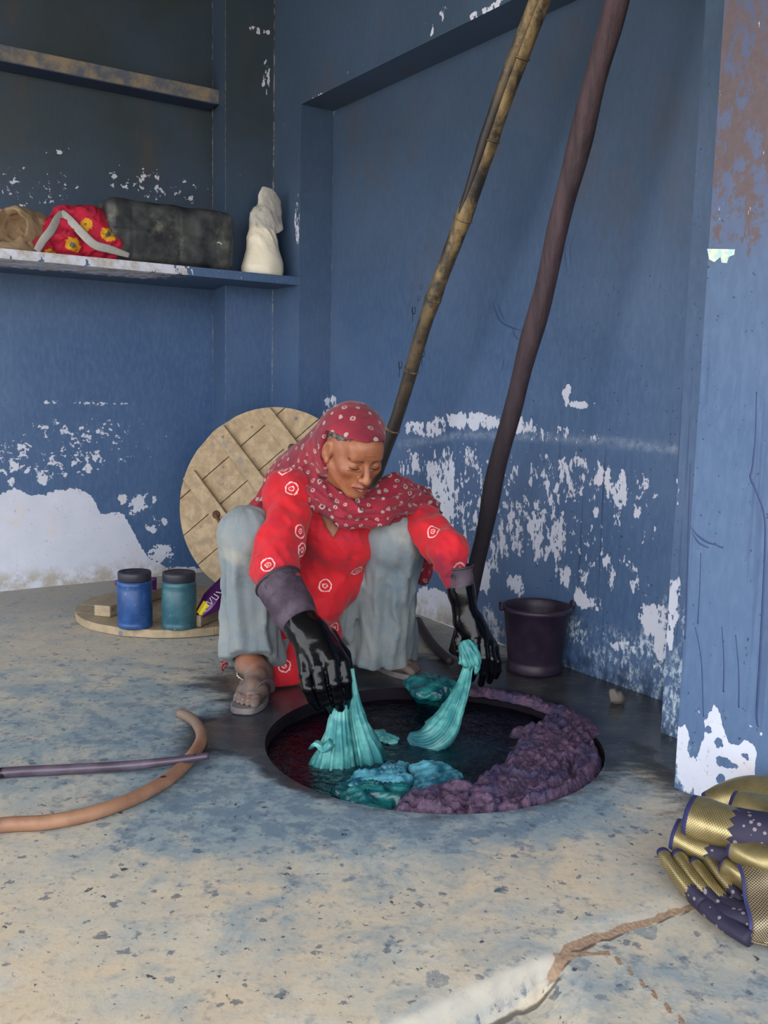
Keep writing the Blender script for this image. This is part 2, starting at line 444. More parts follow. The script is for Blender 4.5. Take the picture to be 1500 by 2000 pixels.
# --- left wall: recessed panel
def f_left(p, at):
    base_fields(p, at); W = Paint('v', V_PANEL, UD); pe = at['peel']
    W.below(p, pe, [(-600, 960), (0, 962), (30, 952), (60, 968), (150, 952), (178, 965), (196, 1000), (240, 1000), (262, 1040), (285, 1085), (330, 1108), (420, 1105), (700, 1100)], .95, .035)
    for x, y, rx, ry, v in ((150, 868, 260, 90, .405), (120, 905, 180, 50, .45), (150, 787, 200, 8, .47), (10, 900, 60, 50, .47), (270, 985, 26, 30, .8), (300, 1025, 22, 30, .55), (145, 905, 10, 10, 1), (185, 895, 10, 12, 1), (85, 940, 14, 12, 1), (22, 940, 12, 13, 1),
                            (315, 1080, 40, 30, .62), (240, 975, 12, 14, .9), (300, 975, 8, 10, .9), (320, 1022, 9, 12, .95)): W.blob(p, pe, x, y, rx, ry, v)
    for x, y, rx, ry, v in ((70, 370, 130, 70, .40), (120, 300, 60, 20, .40), (300, 360, 160, 60, .38), (10, 425, 20, 8, .8)): W.blob(p, pe, x, y, rx, ry, v)
    at['specks'][:] = .4; at['soot_shade'][:] = ss(p[:, 2], 1.0, 2.0)
    at['edge'][:] = np.maximum(at['edge'], ss(p @ UD, 1.838, 1.853))
patch('wall_left', P(-2.6, V_PANEL, 0), UD * (1.853 + 2.6), V3(0, 0, Z_TOP), .012, f_left, mat_=MAT_PAINT_L)
# pilaster in the corner of the left wall
def f_pil(p, at):
    base_fields(p, at); W = Paint('v', V_PILAST, UD)
    for x, y, rx, ry, v in ((505, 60, 40, 12, .55), (520, 150, 14, 70, .44), (480, 350, 60, 60, .34)): W.blob(p, at['peel'], x, y, rx, ry, v)
    at['soot_shade'][:] = ss(p[:, 2], 1.1, 2.1)
    e = np.minimum(np.abs(p @ UD - 1.807), np.abs(p @ UD - U_FRONT)); at['edge'][:] = (1 - ss(e, .004, .012))
pil = patch('trim_1', P(1.807, V_PILAST, 0), UD * (U_FRONT - 1.807 + .02), V3(0, 0, Z_TOP), .012, f_pil)
tag(pil, 'blue painted corner pilaster between the two walls', None)
patch('pilaster_side', P(1.853, V_PANEL, 0), P(1.807, V_PILAST, 0) - P(1.853, V_PANEL, 0), V3(0, 0, Z_TOP), .015,
      lambda p, at: at['edge'].__setitem__(slice(None), .9 * (1 - ss(np.abs(p @ VD - V_PANEL), .004, .016))), pil)
# concrete ledge high on the left wall
m = M('dusty ledge concrete', .85)
m.col(m.mix(m.step(m.noise(9, 6, .65), .40, .62), S2L(84, 92, 104), S2L(138, 124, 104)))
m.bump(m.noise(40, 5, .6), .5, .006); MAT_LEDGE = m.m
bm = bmesh.new()
box_bm(bm, P(-2.6, V_LEDGE, 2.17), UD * (2.6 + 1.83), VD * .125, V3(0, 0, .062), .004)
led = from_bm('trim_2', bm, MAT_LEDGE, None, kind='structure'); tag(led, 'dusty brown concrete ledge running high along the left wall')
# painted soffit of the ledge
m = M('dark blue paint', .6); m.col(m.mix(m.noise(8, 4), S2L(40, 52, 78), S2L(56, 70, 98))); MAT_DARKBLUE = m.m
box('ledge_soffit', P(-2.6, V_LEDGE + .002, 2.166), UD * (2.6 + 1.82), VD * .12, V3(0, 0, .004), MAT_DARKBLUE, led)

# --- right wall: deep recess framed by jambs and lintel
def f_back(p, at):
    base_fields(p, at); W = Paint('u', U_BACK, VD); pe = at['peel']
    for x, y, rx, ry, v in ((920, 822, 110, 26, .60), (830, 838, 70, 24, .56), (1010, 830, 60, 26, .52), (1090, 850, 130, 32, .42), (890, 960, 130, 150, .47), (850, 1010, 60, 120, .60), (845, 925, 20, 40, .75), (880, 930, 16, 50, .72), (800, 905, 30, 50, .50),
                            (1110, 940, 170, 90, .45), (1040, 1030, 130, 110, .49), (1230, 960, 80, 80, .45), (1120, 1080, 160, 90, .43), (940, 1060, 90, 110, .50), (1060, 980, 300, 150, .40), (1200, 1120, 110, 60, .42),
                            (1128, 790, 30, 12, 1.0), (1106, 768, 12, 20, 1.0), (1105, 1120, 13, 34, .85), (1150, 1180, 30, 24, .8), (1005, 1145, 26, 26, .85), (1130, 1165, 14, 20, .8), (1165, 790, 10, 6, .9),
                            (850, 1185, 70, 45, .9), (900, 1215, 50, 40, .82), (945, 1130, 22, 40, .7), (960, 1230, 40, 60, .5), (1170, 940, 9, 20, .9), (1245, 1000, 10, 16, .8), (1165, 1000, 9, 20, .8), (650, 800, 18, 40, .5), (648, 830, 14, 26, .7), (700, 620, 30, 120, .28)): W.blob(p, pe, x, y, rx, ry, v)
    W.below(p, at['mottle'], [(640, 1120), (805, 1150), (930, 1190), (1110, 1200), (1140, 1220), (1200, 1235), (1245, 1250), (1262, 1222), (1290, 1180), (1330, 1130)], 1.0, .03)
    W.blob(p, pe, 1275, 1210, 40, 60, .62); W.blob(p, pe, 1290, 1270, 22, 70, .6); W.blob(p, pe, 1220, 1265, 40, 24, .5); W.blob(p, pe, 1130, 1225, 22, 22, .5)
    at['damp'][:] = (1 - ss(p[:, 2], .02, .11)) * ss(2.75 - p @ VD, -.1, .5)
    at['specks'][:] = .25 + .75 * ss(1.5 - p[:, 2], 0, .6) * ss(2.8 - p @ VD, 0, .5)
    at['runs'][:] = ss(2.6 - p @ VD, 0, .5) * ss(1.0 - p[:, 2], 0, .5) * .8
    at['edge'][:] = (1 - ss(np.abs(p @ VD - 3.764), .004, .014)) * .9 + (1 - ss(np.abs(p[:, 2] - 2.125), .003, .010)) * .7
    # the long rubbed scratch across the panel
    W2 = W.q(800, 850); q = np.array([W.q(780, 868), W.q(900, 850), W.q(1050, 853), W.q(1180, 862), W.q(1340, 880)]); q = q[np.argsort(q[:, 0])]
    zc = np.interp(p @ VD, q[:, 0], q[:, 1]); at['rub'][:] = (1 - ss(np.abs(p[:, 2] - zc), .004, .022)) * (p @ VD < 3.2)
patch('wall_right', P(U_BACK, 1.0, 0), VD * (3.764 - 1.0), V3(0, 0, 2.125), .012, f_back)
fr = None
def f_frame(p, at):
    base_fields(p, at); W = Paint('u', U_FRONT, VD)
    for x, y, rx, ry, v in ((740, 110, 200, 60, .30), (950, 18, 60, 16, .62), (850, 40, 40, 40, .40), (620, 190, 20, 14, .5), (580, 440, 8, 90, .5), (560, 300, 20, 200, .30)): W.blob(p, at['peel'], x, y, rx, ry, v)
    inside = (p[:, 2] < 2.14)
    at['edge'][:] = (1 - ss(np.abs(p @ VD - 3.764), .003, .010)) * inside * .6
fr = patch('trim_3', P(U_FRONT, 3.764, 0), VD * (4.28 - 3.764), V3(0, 0, Z_TOP), .012, f_frame)
tag(fr, 'blue painted frame of the deep wall recess')
patch('lintel', P(U_FRONT, 1.0, 2.125), VD * (3.764 - 1.0), V3(0, 0, Z_TOP - 2.125), .015, f_frame, fr)
def f_rev(p, at):
    at['edge'][:] = (1 - ss(np.abs(p @ UD - U_BACK), .003, .012)) * .8
    W = Paint('v', 3.764, UD); W.blob(p, at['peel'], 640, 810, 16, 60, .55)
patch('reveal', P(U_FRONT, 3.764, 0), UD * (U_BACK - U_FRONT), V3(0, 0, 2.125), .012, f_rev, fr)
patch('soffit', P(U_FRONT, 1.0, 2.125), UD * (U_BACK - U_FRONT), VD * (3.764 - 1.0), .02, None, fr)
# right jamb strip
def f_jamb(p, at):
    base_fields(p, at); W = Paint('u', U_JAMB, VD)
    for x, y, rx, ry, v in ((1312, 1170, 24, 56, .95), (1306, 1240, 16, 80, .62), (1322, 950, 12, 90, .44), (1326, 860, 12, 40, .42)): W.blob(p, at['peel'], x, y, rx, ry, v)
    W.below(p, at['mottle'], [(1250, 1190), (1300, 1190), (1330, 1190)], 1.0, .03)
    at['edge'][:] = (1 - ss(np.abs(p @ VD - 1.61), .002, .008)) * .55; at['specks'][:] = .7; at['runs'][:] = .7 * ss(1.9 - p[:, 2], 0, .5)
    W.blob(p, at['rust'], 1375, 300, 20, 100, .22)
    at['damp'][:] = (1 - ss(p[:, 2], .01, .06))
jb = patch('trim_4', P(U_JAMB, 1.0, 0), VD * .61, V3(0, 0, Z_TOP), .01, f_jamb); tag(jb, 'narrow blue strip of wall beside the near pillar')
patch('jamb_side', P(U_JAMB, 1.61, 0), UD * (U_BACK - U_JAMB), V3(0, 0, 2.2), .03, None, jb)
# near pillar on the right
def f_pill(p, at):
    base_fields(p, at); at['foot'][:] = 0; W = Paint('u', U_PIL, VD); pe = at['peel']
    W.below(p, pe, [(1318, 1412), (1330, 1420), (1340, 1412), (1350, 1440), (1362, 1460), (1372, 1410), (1384, 1395), (1390, 1375), (1396, 1370), (1408, 1395), (1413, 1425), (1425, 1450), (1440, 1450), (1455, 1440), (1475, 1455), (1478, 1600), (1520, 1600)], .86, .016)
    for x, y, rx, ry, v in ((1465, 1420, 8, 12, .95), (1487, 1430, 9, 18, .95), (1362, 1375, 5, 8, .95), (1364, 1390, 5, 6, .9), (1420, 1090, 90, 240, .26), (1410, 900, 60, 300, .24)): W.blob(p, pe, x, y, rx, ry, v)
    for x, y, rx, ry in ((1362, 1440, 10, 26), (1352, 1460, 9, 12), (1418, 1490, 22, 9), (1407, 1522, 9, 9), (1404, 1450, 7, 9), (1457, 1478, 6, 7), (1384, 1425, 7, 8)):
        f = np.zeros(len(p)); W.blob(p, f, x, y, rx, ry, 1.0, .5); pe[:] = pe * (1 - f)
    W.blob(p, at['mottle'], 1335, 1500, 30, 60, .9)
    f = np.zeros(len(p)); W.blob(p, f, 1330, 1530, 36, 55, 1.0, .7); pe[:] = np.maximum(pe - f * .5, 0)
    W.blob(p, at['rust'], 1480, 120, 140, 360, 1.0, .35); W.blob(p, at['rust'], 1450, 380, 110, 150, .7, .5)
    pe[:] = np.maximum(pe, .34 * (at['rust'] > .5))
    at['runs'][:] = ss(1.15 - p[:, 2], 0, .3) * .35; at['specks'][:] = .8
    at['edge'][:] = 0
pl = patch('trim_5', P(U_PIL, .75, 0), VD * .602, V3(0, 0, Z_TOP), .009, f_pill); tag(pl, 'blue pillar with a rusty brown top and peeled white foot at the right edge')
patch('light_block_wall', P(U_PIL, -2.6, 0), VD * 3.35, V3(0, 0, Z_TOP), .06, None, pl)  # unseen wall added past the camera to block light from the right
patch('pillar_side', P(U_PIL, 1.352, 0), UD * (U_JAMB - U_PIL), V3(0, 0, Z_TOP), .03, None, pl)
# torn scrap of paper stuck to the pillar
m = M('torn paper', .8); m.col(m.mix(m.step(m.noise(60, 5), .42, .6), S2L(178, 212, 216), S2L(226, 226, 200))); MAT_PAPER = m.m
pp = [(1382, 486), (1436, 487), (1434, 498), (1424, 502), (1420, 514), (1410, 513), (1408, 502), (1402, 507), (1396, 512), (1386, 507)]
fr_ = [onU(x, y, U_PIL - .0005) for x, y in pp]; bk_ = [q - UD * .0015 for q in fr_]
n = len(pp)
tag(mk('paper_scrap', fr_ + bk_, [tuple(range(n)), tuple(range(2 * n - 1, n - 1, -1))] + [(i, (i + 1) % n, n + (i + 1) % n, n + i) for i in range(n)], MAT_PAPER, None, False),
    'torn pale scrap of paper stuck on the pillar below the brown area', 'paper scrap')

# runs and smears of dye on the walls
m = M('dried dye', .5); m.col(m.mix(m.noise(60, 3), S2L(42, 56, 96), S2L(56, 78, 122))); MAT_RUN = m.m
m = M('black dye mark', .4); m.col(S2L(18, 20, 32)); MAT_MARK = m.m
def run(u0, pix, w, parent, mat_=None):
    pts = [onU(x, y, u0 + .0002) for x, y in pix]; tube('dye_drip', pts, w, mat_ or MAT_RUN, parent, 8, max(8, len(pts) * 6), flat=1.0)
    o = bpy.context.scene.collection.objects[-1]
    for v in o.data.vertices:            # flatten the run onto the wall
        c = np.array(v.co); d_ = c @ UD - u0; c = c - UD * d_ * .82; v.co = Vector(c)
for pix, w in ((((1478, 765), (1476, 850), (1470, 915), (1466, 932), (1480, 965), (1493, 1005), (1495, 1060), (1490, 1180), (1484, 1300), (1478, 1400), (1482, 1420)), [.0012, .0016, .0022, .0024, .002, .002, .0022, .0024, .0024, .0024, .001]),
               (((1349, 905), (1346, 1000), (1344, 1100), (1341, 1180), (1338, 1248)), [.001, .0018, .002, .0018, .0016]), (((1369, 1080), (1367, 1150), (1363, 1218)), [.001, .0012, .0014]),
               (((1410, 1225), (1414, 1290), (1413, 1352)), [.001, .0012, .0016]), (((1437, 1240), (1443, 1310), (1443, 1382)), [.001, .0012, .0016]), (((1358, 1225), (1370, 1290), (1374, 1400)), [.001, .0012, .0012]),
               (((1395, 1060), (1402, 1066), (1412, 1070)), .0016), (((1350, 1030), (1362, 1045), (1380, 1058), (1398, 1064)), [.0008, .0016, .002, .001]), (((1352, 1040), (1365, 1060), (1385, 1070)), [.0008, .0016, .0012])):
    run(U_PIL, pix, [q * 1.3 for q in w] if isinstance(w, list) else w * 1.3, pl)
WR = bpy.data.objects['wall_right']
for cx, cy, r in ((808, 606, 5), (782, 712, 5), (826, 690, 5), (822, 560, 4), (818, 582, 4)):
    pix = [(cx + r * .7 * math.sin(t), cy - r * 1.4 * math.cos(t)) for t in np.linspace(.5, 5.6, 12)] + ([(cx - r * .4, cy + r * 3), (cx - r * .5, cy + r * 5)] if r > 4 else [])
    run(U_BACK, pix, .0024 if r > 4 else .0013, WR, MAT_MARK)
for pix in (((962, 590), (968, 608), (978, 628), (1000, 640), (1018, 645)), ((972, 592), (978, 610), (986, 628)), ((1000, 640), (1006, 656), (1014, 664)), ((1112, 465), (1104, 490), (1108, 530)), ((1120, 462), (1114, 490), (1116, 520)), ((985, 700), (982, 715), (978, 728)), ((995, 702), (990, 722))):
    run(U_BACK, pix, [.0012] + [.0030] * (len(pix) - 2) + [.001], WR)

# --- ceiling over the work area (out of frame, keeps the sky off the upper walls)
m = M('ceiling plaster', .8); m.col(m.mix(m.noise(3, 4), S2L(108, 112, 112), S2L(128, 128, 122)))
bm = bmesh.new(); box_bm(bm, V3(-4.2, -.9, Z_TOP), V3(7.5, 0, 0), V3(0, 6.6, 0), V3(0, 0, .15)); from_bm('ceiling', bm, m.m, kind='structure')

# --- floor with the round mouth of the vat and the broken slab edge in front
VAT = V3(.142, 2.362, 0); VAT_R = .437
def edge_dist(x, y):
    """signed distance to the slab edge (positive = lower floor in front)"""
    pts = np.array([G(640, 2060)[:2], G(790, 2000)[:2], G(900, 1945)[:2], G(1000, 1903)[:2], G(1080, 1872)[:2], G(1100, 1842)[:2], G(1200, 1806)[:2], G(1340, 1762)[:2], G(1420, 1735)[:2], G(1700, 1640)[:2]])
    best = np.full(x.shape, 9.0); sg = np.ones(x.shape)
    for i in range(len(pts) - 1):
        a, b = pts[i], pts[i + 1]; ab = b - a
        t = np.clip(((x - a[0]) * ab[0] + (y - a[1]) * ab[1]) / (ab @ ab), 0, 1)
        dx, dy = x - a[0] - t * ab[0], y - a[1] - t * ab[1]; d = np.hypot(dx, dy)
        s_ = np.where(ab[0] * dy - ab[1] * dx > 0, -1, 1)
        m_ = d < best; best = np.where(m_, d, best); sg = np.where(m_, s_, sg)
    return best * sg
def floor_mesh():
    xs = axis_pts(-4.0, 3.2, .05, [(-1.3, 1.3, .0115)]); ys = axis_pts(-1.5, 5.2, .05, [(1.1, 1.9, .0085), (1.9, 3.6, .0125), (3.6, 4.6, .02)])
    X_, Y_ = np.meshgrid(xs, ys, indexing='ij')
    ed = edge_dist(X_, Y_) + (fbm(X_ * 40, Y_ * 40, X_ * 0, 3) - .5) * .016
    near = 1 - ss(X_, .25, .33)
    Z = -.058 * ss(ed, -.008, .015) * (.16 + .84 * near) - .004 * np.exp(-((ed + .004) / .015) ** 2)
    Z = Z + (fbm(X_ * 2, Y_ * 2, X_ * 0, 5) - .5) * .006 * ss(np.hypot(X_ - VAT[0], Y_ - VAT[1]), .44, .6)
    p = np.c_[X_.ravel(), Y_.ravel(), Z.ravel()]
    nx, ny = X_.shape
    i, j = np.meshgrid(np.arange(nx - 1), np.arange(ny - 1), indexing='ij'); k = (i * ny + j).ravel()
    f = np.c_[k, k + ny, k + ny + 1, k + 1]
    r = np.hypot(p[:, 0] - VAT[0], p[:, 1] - VAT[1])
    f = f[~(r[f] < VAT_R).all(1)]
    ins = r < VAT_R
    d = (p[ins, :2] - VAT[:2]) / r[ins][:, None]; p[ins, :2] = VAT[:2] + d * VAT_R
    used = np.zeros(len(p), bool); used[f.ravel()] = True
    new = np.cumsum(used) - 1; ed = ed.ravel()[used]; p = p[used]; f = new[f]
    x, y = p[:, 0], p[:, 1]; r = np.hypot(x - VAT[0], y - VAT[1])
    def g(cx, cy, rx, ry, rot=0):
        c, s_ = math.cos(rot), math.sin(rot); a, b = (x - cx) * c + (y - cy) * s_, -(x - cx) * s_ + (y - cy) * c
        return np.exp(-(a / rx) ** 2 - (b / ry) ** 2)
    wet = np.clip(g(.15, 2.92, .6, .22) * 1.25 + g(.55, 2.75, .38, .30) * 1.0 + g(.78, 2.3, .20, .55) * .85 + g(-.36, 2.40, .17, .14) * 1.15 + g(-.22, 2.75, .32, .24) * .9 + g(.85, 1.95, .14, .35) * .35
                  + np.exp(-((r - VAT_R) / .05) ** 2) * (.5 + .6 * ss(y - VAT[1], -.15, .35) + .5 * ss(VAT[0] - .15 - x, 0, .25)) + g(-.42, 2.3, .1, .1) * .5, 0, 1)
    blue = np.clip(g(-.05, 1.95, .45, .16) * .9 + g(-.5, 2.35, .5, .4) * .55 + np.exp(-((r - VAT_R) / .10) ** 2) * .9 + g(.1, 1.6, .7, .3) * .25 + g(.6, 1.25, .5, .3) * .45 + g(-.8, 2.6, .5, .5) * .4 + g(-.3, 2.0, .3, .3) * .5, 0, 1)
    purple = np.clip(np.exp(-((r - VAT_R - .02) / .05) ** 2) * ss(y - VAT[1], .08, .3) * ss(x, -.1, .25) * 1.3 + g(.66, 2.4, .12, .25) * .5, 0, 1)
    warm = np.clip(g(-.5, 1.35, .9, .45) + g(.55, 1.75, .5, .35) * .7 + g(-1.1, 3.2, .5, .25) * .6, 0, 1)
    earth = np.exp(-((ed - .006) / .0085) ** 2) * ss(x, .25, .30) + np.exp(-((ed - .012) / .017) ** 2) * np.exp(-((x - .35) / .035) ** 2) * .55
    a, b = G(1190, 1850)[:2], G(1340, 1990)[:2]; ab = b - a; t = np.clip(((x - a[0]) * ab[0] + (y - a[1]) * ab[1]) / (ab @ ab), 0, 1.3)
    earth = np.maximum(earth, np.exp(-(np.hypot(x - a[0] - t * ab[0], y - a[1] - t * ab[1]) / .008) ** 2) * .8)
    a, b = G(1085, 1860)[:2], G(1190, 1850)[:2]; ab = b - a; t = np.clip(((x - a[0]) * ab[0] + (y - a[1]) * ab[1]) / (ab @ ab), 0, 1)
    earth = np.maximum(earth, np.exp(-(np.hypot(x - a[0] - t * ab[0], y - a[1] - t * ab[1]) / .010) ** 2) * .7)
    bare = np.exp(-((ed + .006) / .016) ** 2) * .55 + g(-.85, 2.45, .45, .30) * .30 + g(-.55, 2.9, .35, .25) * .2 + g(-.3, 1.5, .5, .2) * .12
    crack_shade = np.exp(-((ed - .018) / .006) ** 2) * near.ravel()[used] + .8 * np.exp(-((ed - .014) / .003) ** 2) * (1 - near.ravel()[used])  # contact shadow painted at the slab step; thin cracks farther right
    rear = ss(y, 3.3, 3.9)
    return p, f, dict(wet=wet, blue=blue, purple=purple, warm=warm, earth=np.clip(earth, 0, 1), bare=bare, rear=rear, crack_shade=crack_shade)
m = M('dye-stained concrete', .7)
na, nb, nc = m.noise(3.2, 6, .62), m.noise(9, 7, .66), m.noise(60, 5, .65)
col = m.mix(m.step(nb, .36, .66), S2L(202, 191, 172), S2L(172, 176, 174))
col = m.mix(m.f('MULTIPLY', m.at('warm'), m.step(na, .30, .60)), col, S2L(210, 188, 160))
col = m.mix(m.f('MULTIPLY', m.step(m.noise(5.5, 7, .72), .52, .70), .8), col, S2L(206, 200, 188))
bl = m.step(m.f('ADD', m.f('MULTIPLY', m.at('blue'), .34), m.noise(6.5, 7, .70, dist=.6)), .52, .80)
col = m.mix(m.f('MULTIPLY', bl, .80), col, S2L(124, 148, 162))
bl2 = m.step(m.f('ADD', m.f('MULTIPLY', m.at('blue'), .20), m.noise(15, 6, .70)), .60, .76)
col = m.mix(m.f('MULTIPLY', bl2, .65), col, S2L(86, 110, 134))
# splashes of dye: round drops of several sizes, old and faded or fresh
wv = m.addv(m.tc, m.noise(22, 5, .7, color=True), .060)
for sc, lo, c, k, gt in ((8, .13, S2L(92, 112, 130), .55, .80), (15, .14, S2L(88, 106, 128), .6, .62), (31, .15, S2L(70, 86, 108), .7, .72), (29, .11, S2L(36, 44, 64), .9, .86), (66, .14, S2L(44, 54, 76), .8, .72), (19, .13, S2L(60, 80, 100), .7, .70)):
    d = m.voro(sc, wv); rnd = m.sep(m.voro(sc, wv, out='Color'))[0]
    msk = m.f('MULTIPLY', m.f('LESS_THAN', d, m.f('MULTIPLY', rnd, lo * 1.5)), m.f('GREATER_THAN', rnd, gt))
    col = m.mix(m.f('MULTIPLY', m.f('MULTIPLY', msk, k), m.step(m.noise(60, 4, .7), .25, .5)), col, c)
col = m.mix(m.f('MULTIPLY', m.step(nc, .48, .72), .32), col, S2L(104, 104, 106))
col = m.mix(m.f('MULTIPLY', m.step(m.noise(28, 7, .75), .56, .70), .35), col, S2L(216, 210, 198))
rr = m.f('MULTIPLY', m.at('rear'), .6); col = m.mix(rr, col, m.mix(nb, S2L(140, 138, 132), S2L(158, 150, 136)))
col = m.mix(m.f('MULTIPLY', m.step(m.f('ADD', m.at('bare'), m.f('MULTIPLY', nb, .7)), .62, .85), .8), col, S2L(186, 177, 164))
col = m.mix(m.step(m.f('ADD', m.at('earth'), m.f('MULTIPLY', nc, .5)), .72, .86), col, m.mix(m.noise(140, 3), S2L(110, 84, 66), S2L(190, 160, 134)))
col = m.mix(m.f('MULTIPLY', m.step(m.f('ADD', m.at('crack_shade'), m.f('MULTIPLY', nb, .5)), .55, .95), .85), col, S2L(72, 64, 58))
pu = m.step(m.f('ADD', m.at('purple'), m.f('MULTIPLY', nb, .6)), .62, .95); col = m.mix(m.f('MULTIPLY', pu, .9), col, m.mix(nc, S2L(70, 52, 74), S2L(104, 80, 100)))
wt = m.step(m.f('ADD', m.at('wet'), m.f('MULTIPLY', m.f('SUBTRACT', m.noise(7, 8, .74, m.vec((1, 2.2, 1))), .5), 1.7)), .26, .80)
col = m.mix(m.f('MULTIPLY', wt, .92), col, m.mix(m.step(m.noise(9, 7, .7, m.vec((1, 2, 1))), .34, .68), S2L(18, 22, 36), S2L(56, 56, 60)))
wt2 = m.step(m.f('ADD', m.at('wet'), m.f('MULTIPLY', m.f('SUBTRACT', m.noise(7, 5, .6), .5), .9)), .70, .86)
m.col(col); m.rough(m.f('MULTIPLY_ADD', wt2, -.36, m.f('MULTIPLY_ADD', wt, -.10, .70)))
m.bump(m.f('ADD', m.f('MULTIPLY', nc, .5), m.f('ADD', m.f('MULTIPLY', nb, .8), m.f('MULTIPLY', m.at('earth'), m.f('MULTIPLY', m.noise(160, 3), 2)))), .35, .004)
MAT_FLOOR = m.m
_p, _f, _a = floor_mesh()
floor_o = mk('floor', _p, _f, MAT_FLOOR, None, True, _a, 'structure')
# sunlit yard outside the open front
m = M('yard earth', .9); m.col(m.mix(m.noise(1.5, 5), S2L(196, 172, 140), S2L(170, 146, 116)))
bm = bmesh.new(); box_bm(bm, V3(-14, -16, -.14), V3(28, 0, 0), V3(0, 14.6, 0), V3(0, 0, .08)); from_bm('ground', bm, m.m, kind='structure')
# ================================================================== MATERIALS FOR THE THINGS
def wood_mat(name, c1, c2, c3, vec_scale, rot, stain=None):
    m = M(name, .72)
    v = m.vec(vec_scale, rot)
    g = m.noise(1.0, 6, .65, v, .4); k = m.noise(26, 5, .65)
    col = m.mix(m.step(g, .32, .68), c1, c2); col = m.mix(m.f('MULTIPLY', m.step(k, .5, .75), .5), col, c3)
    if stain: col = m.mix(m.f('MULTIPLY', m.step(m.noise(7, 5, .6), .56, .68), .6), col, stain)
    d = m.voro(16); rnd = m.sep(m.voro(16, out='Color'))[0]
    col = m.mix(m.f('MULTIPLY', m.f('LESS_THAN', d, m.f('MULTIPLY', rnd, .16)), .75), col, S2L(92, 102, 120))
    m.col(col); m.bump(m.f('ADD', g, m.f('MULTIPLY', k, .5)), .45, .003); return m.m
MAT_LIDWOOD = wood_mat('weathered plank wood', S2L(188, 164, 132), S2L(160, 136, 106), S2L(128, 112, 94), (26, 4, 26), (0, 0, 0), S2L(118, 120, 122))
MAT_LIDWOOD2 = wood_mat('grey plank wood', S2L(176, 156, 128), S2L(150, 134, 110), S2L(120, 112, 100), (26, 4, 26), (0, 0, .5), S2L(122, 126, 128))
m = M('rusty iron', .75, .4); m.col(m.mix(m.step(m.noise(60, 5), .4, .6), S2L(96, 68, 54), S2L(134, 92, 66))); m.bump(m.noise(120, 4), .4, .002); MAT_RUST = m.m

# ================================================================== DYE VAT
vat = empty('dye_vat', VAT + V3(0, 0, -.5), 'round sunken vat of dark indigo dye with purple sludge', 'dye vat')
m = M('stained vat lining', .85, 0, .2); m.col(m.mix(m.noise(14, 5, .6), S2L(9, 9, 15), S2L(30, 23, 34))); m.bump(m.noise(40, 5), .8, .010); MAT_LINING = m.m
vs_, fs = [], []
NS = 96; rings = [(VAT_R + .030, -.0012), (VAT_R + .0015, -.0004), (VAT_R - .002, -.006), (VAT_R - .003, -.02), (VAT_R - .002, -.06), (VAT_R, -.5)]
for r, z in rings:
    for j in range(NS):
        t = 2 * math.pi * j / NS; w = 1 + (.003 * math.sin(9 * t) + .002 * math.sin(17 * t + 1)) * (z < -.01)
        vs_.append(VAT + V3(r * w * math.cos(t), r * w * math.sin(t), z))
for i in range(len(rings) - 1):
    for j in range(NS): fs.append((i * NS + j, i * NS + (j + 1) % NS, (i + 1) * NS + (j + 1) % NS, (i + 1) * NS + j))
fs.append(tuple((len(rings) - 1) * NS + j for j in range(NS)))
mk('lining', vs_, fs, MAT_LINING, vat, True)
m = M('indigo dye liquid', .05, 0, .6)
m.b.inputs['IOR'].default_value = 1.34
m.col(m.mix(m.step(m.at('teal'), .1, 1), S2L(8, 9, 24), S2L(8, 44, 58)))
m.bump(m.f('ADD', m.noise(16, 4, .55, dist=1.2), m.f('MULTIPLY', m.noise(60, 3, .5), .30)), .9, .016); MAT_DYE = m.m
ZL = -.036
def disc_grid(R, nr, na):
    rr = np.linspace(0, R, nr)[1:]; th = np.linspace(0, 2 * math.pi, na, endpoint=False)
    p = [[0, 0]] + [[r * math.cos(t), r * math.sin(t)] for r in rr for t in th]
    f = [(0, 1 + j, 1 + (j + 1) % na) for j in range(na)]
    for i in range(nr - 2):
        for j in range(na):
            a, b = 1 + i * na + j, 1 + i * na + (j + 1) % na; f.append((a, a + na, b + na, b))
    return np.array(p), f
q, f = disc_grid(VAT_R - .003, 60, 120)
x, y = q[:, 0] + VAT[0], q[:, 1] + VAT[1]
z = ZL + (fbm(x * 14, y * 14, x * 0, 8, 3) - .5) * .012
teal = np.clip(np.exp(-((x - .0) / .2) ** 2 - ((y - 2.25) / .12) ** 2) + .8 * np.exp(-((x - .16) / .2) ** 2 - ((y - 2.4) / .1) ** 2) + .9 * np.exp(-((x - .05) / .2) ** 2 - ((y - 2.08) / .08) ** 2), 0, 1)
mk('dye_liquid', np.c_[x, y, z], f, MAT_DYE, vat, True, {'teal': teal})
# the crust of purple sludge that lies over the right and front of the vat
def inside_curve(x, y):
    pts = np.array([G(a, b, -.02)[:2] for a, b in ((1190, 1340), (1080, 1395), (1010, 1420), (985, 1470), (945, 1500), (915, 1528), (850, 1540), (790, 1552), (725, 1600))])
    best = np.full(x.shape, 9.0); sg = np.ones(x.shape)
    for i in range(len(pts) - 1):
        a, b = pts[i], pts[i + 1]; ab = b - a; t = np.clip(((x - a[0]) * ab[0] + (y - a[1]) * ab[1]) / (ab @ ab), 0, 1)
        dx, dy = x - a[0] - t * ab[0], y - a[1] - t * ab[1]; d = np.hypot(dx, dy); s_ = np.where(ab[0] * dy - ab[1] * dx > 0, 1, -1)
        k = d < best; best = np.where(k, d, best); sg = np.where(k, s_, sg)
    return best * sg
xs = np.arange(VAT[0] - .44, VAT[0] + .44, .0042); ys = np.arange(VAT[1] - .44, VAT[1] + .44, .0042)
X_, Y_ = np.meshgrid(xs, ys, indexing='ij'); R_ = np.hypot(X_ - VAT[0], Y_ - VAT[1])
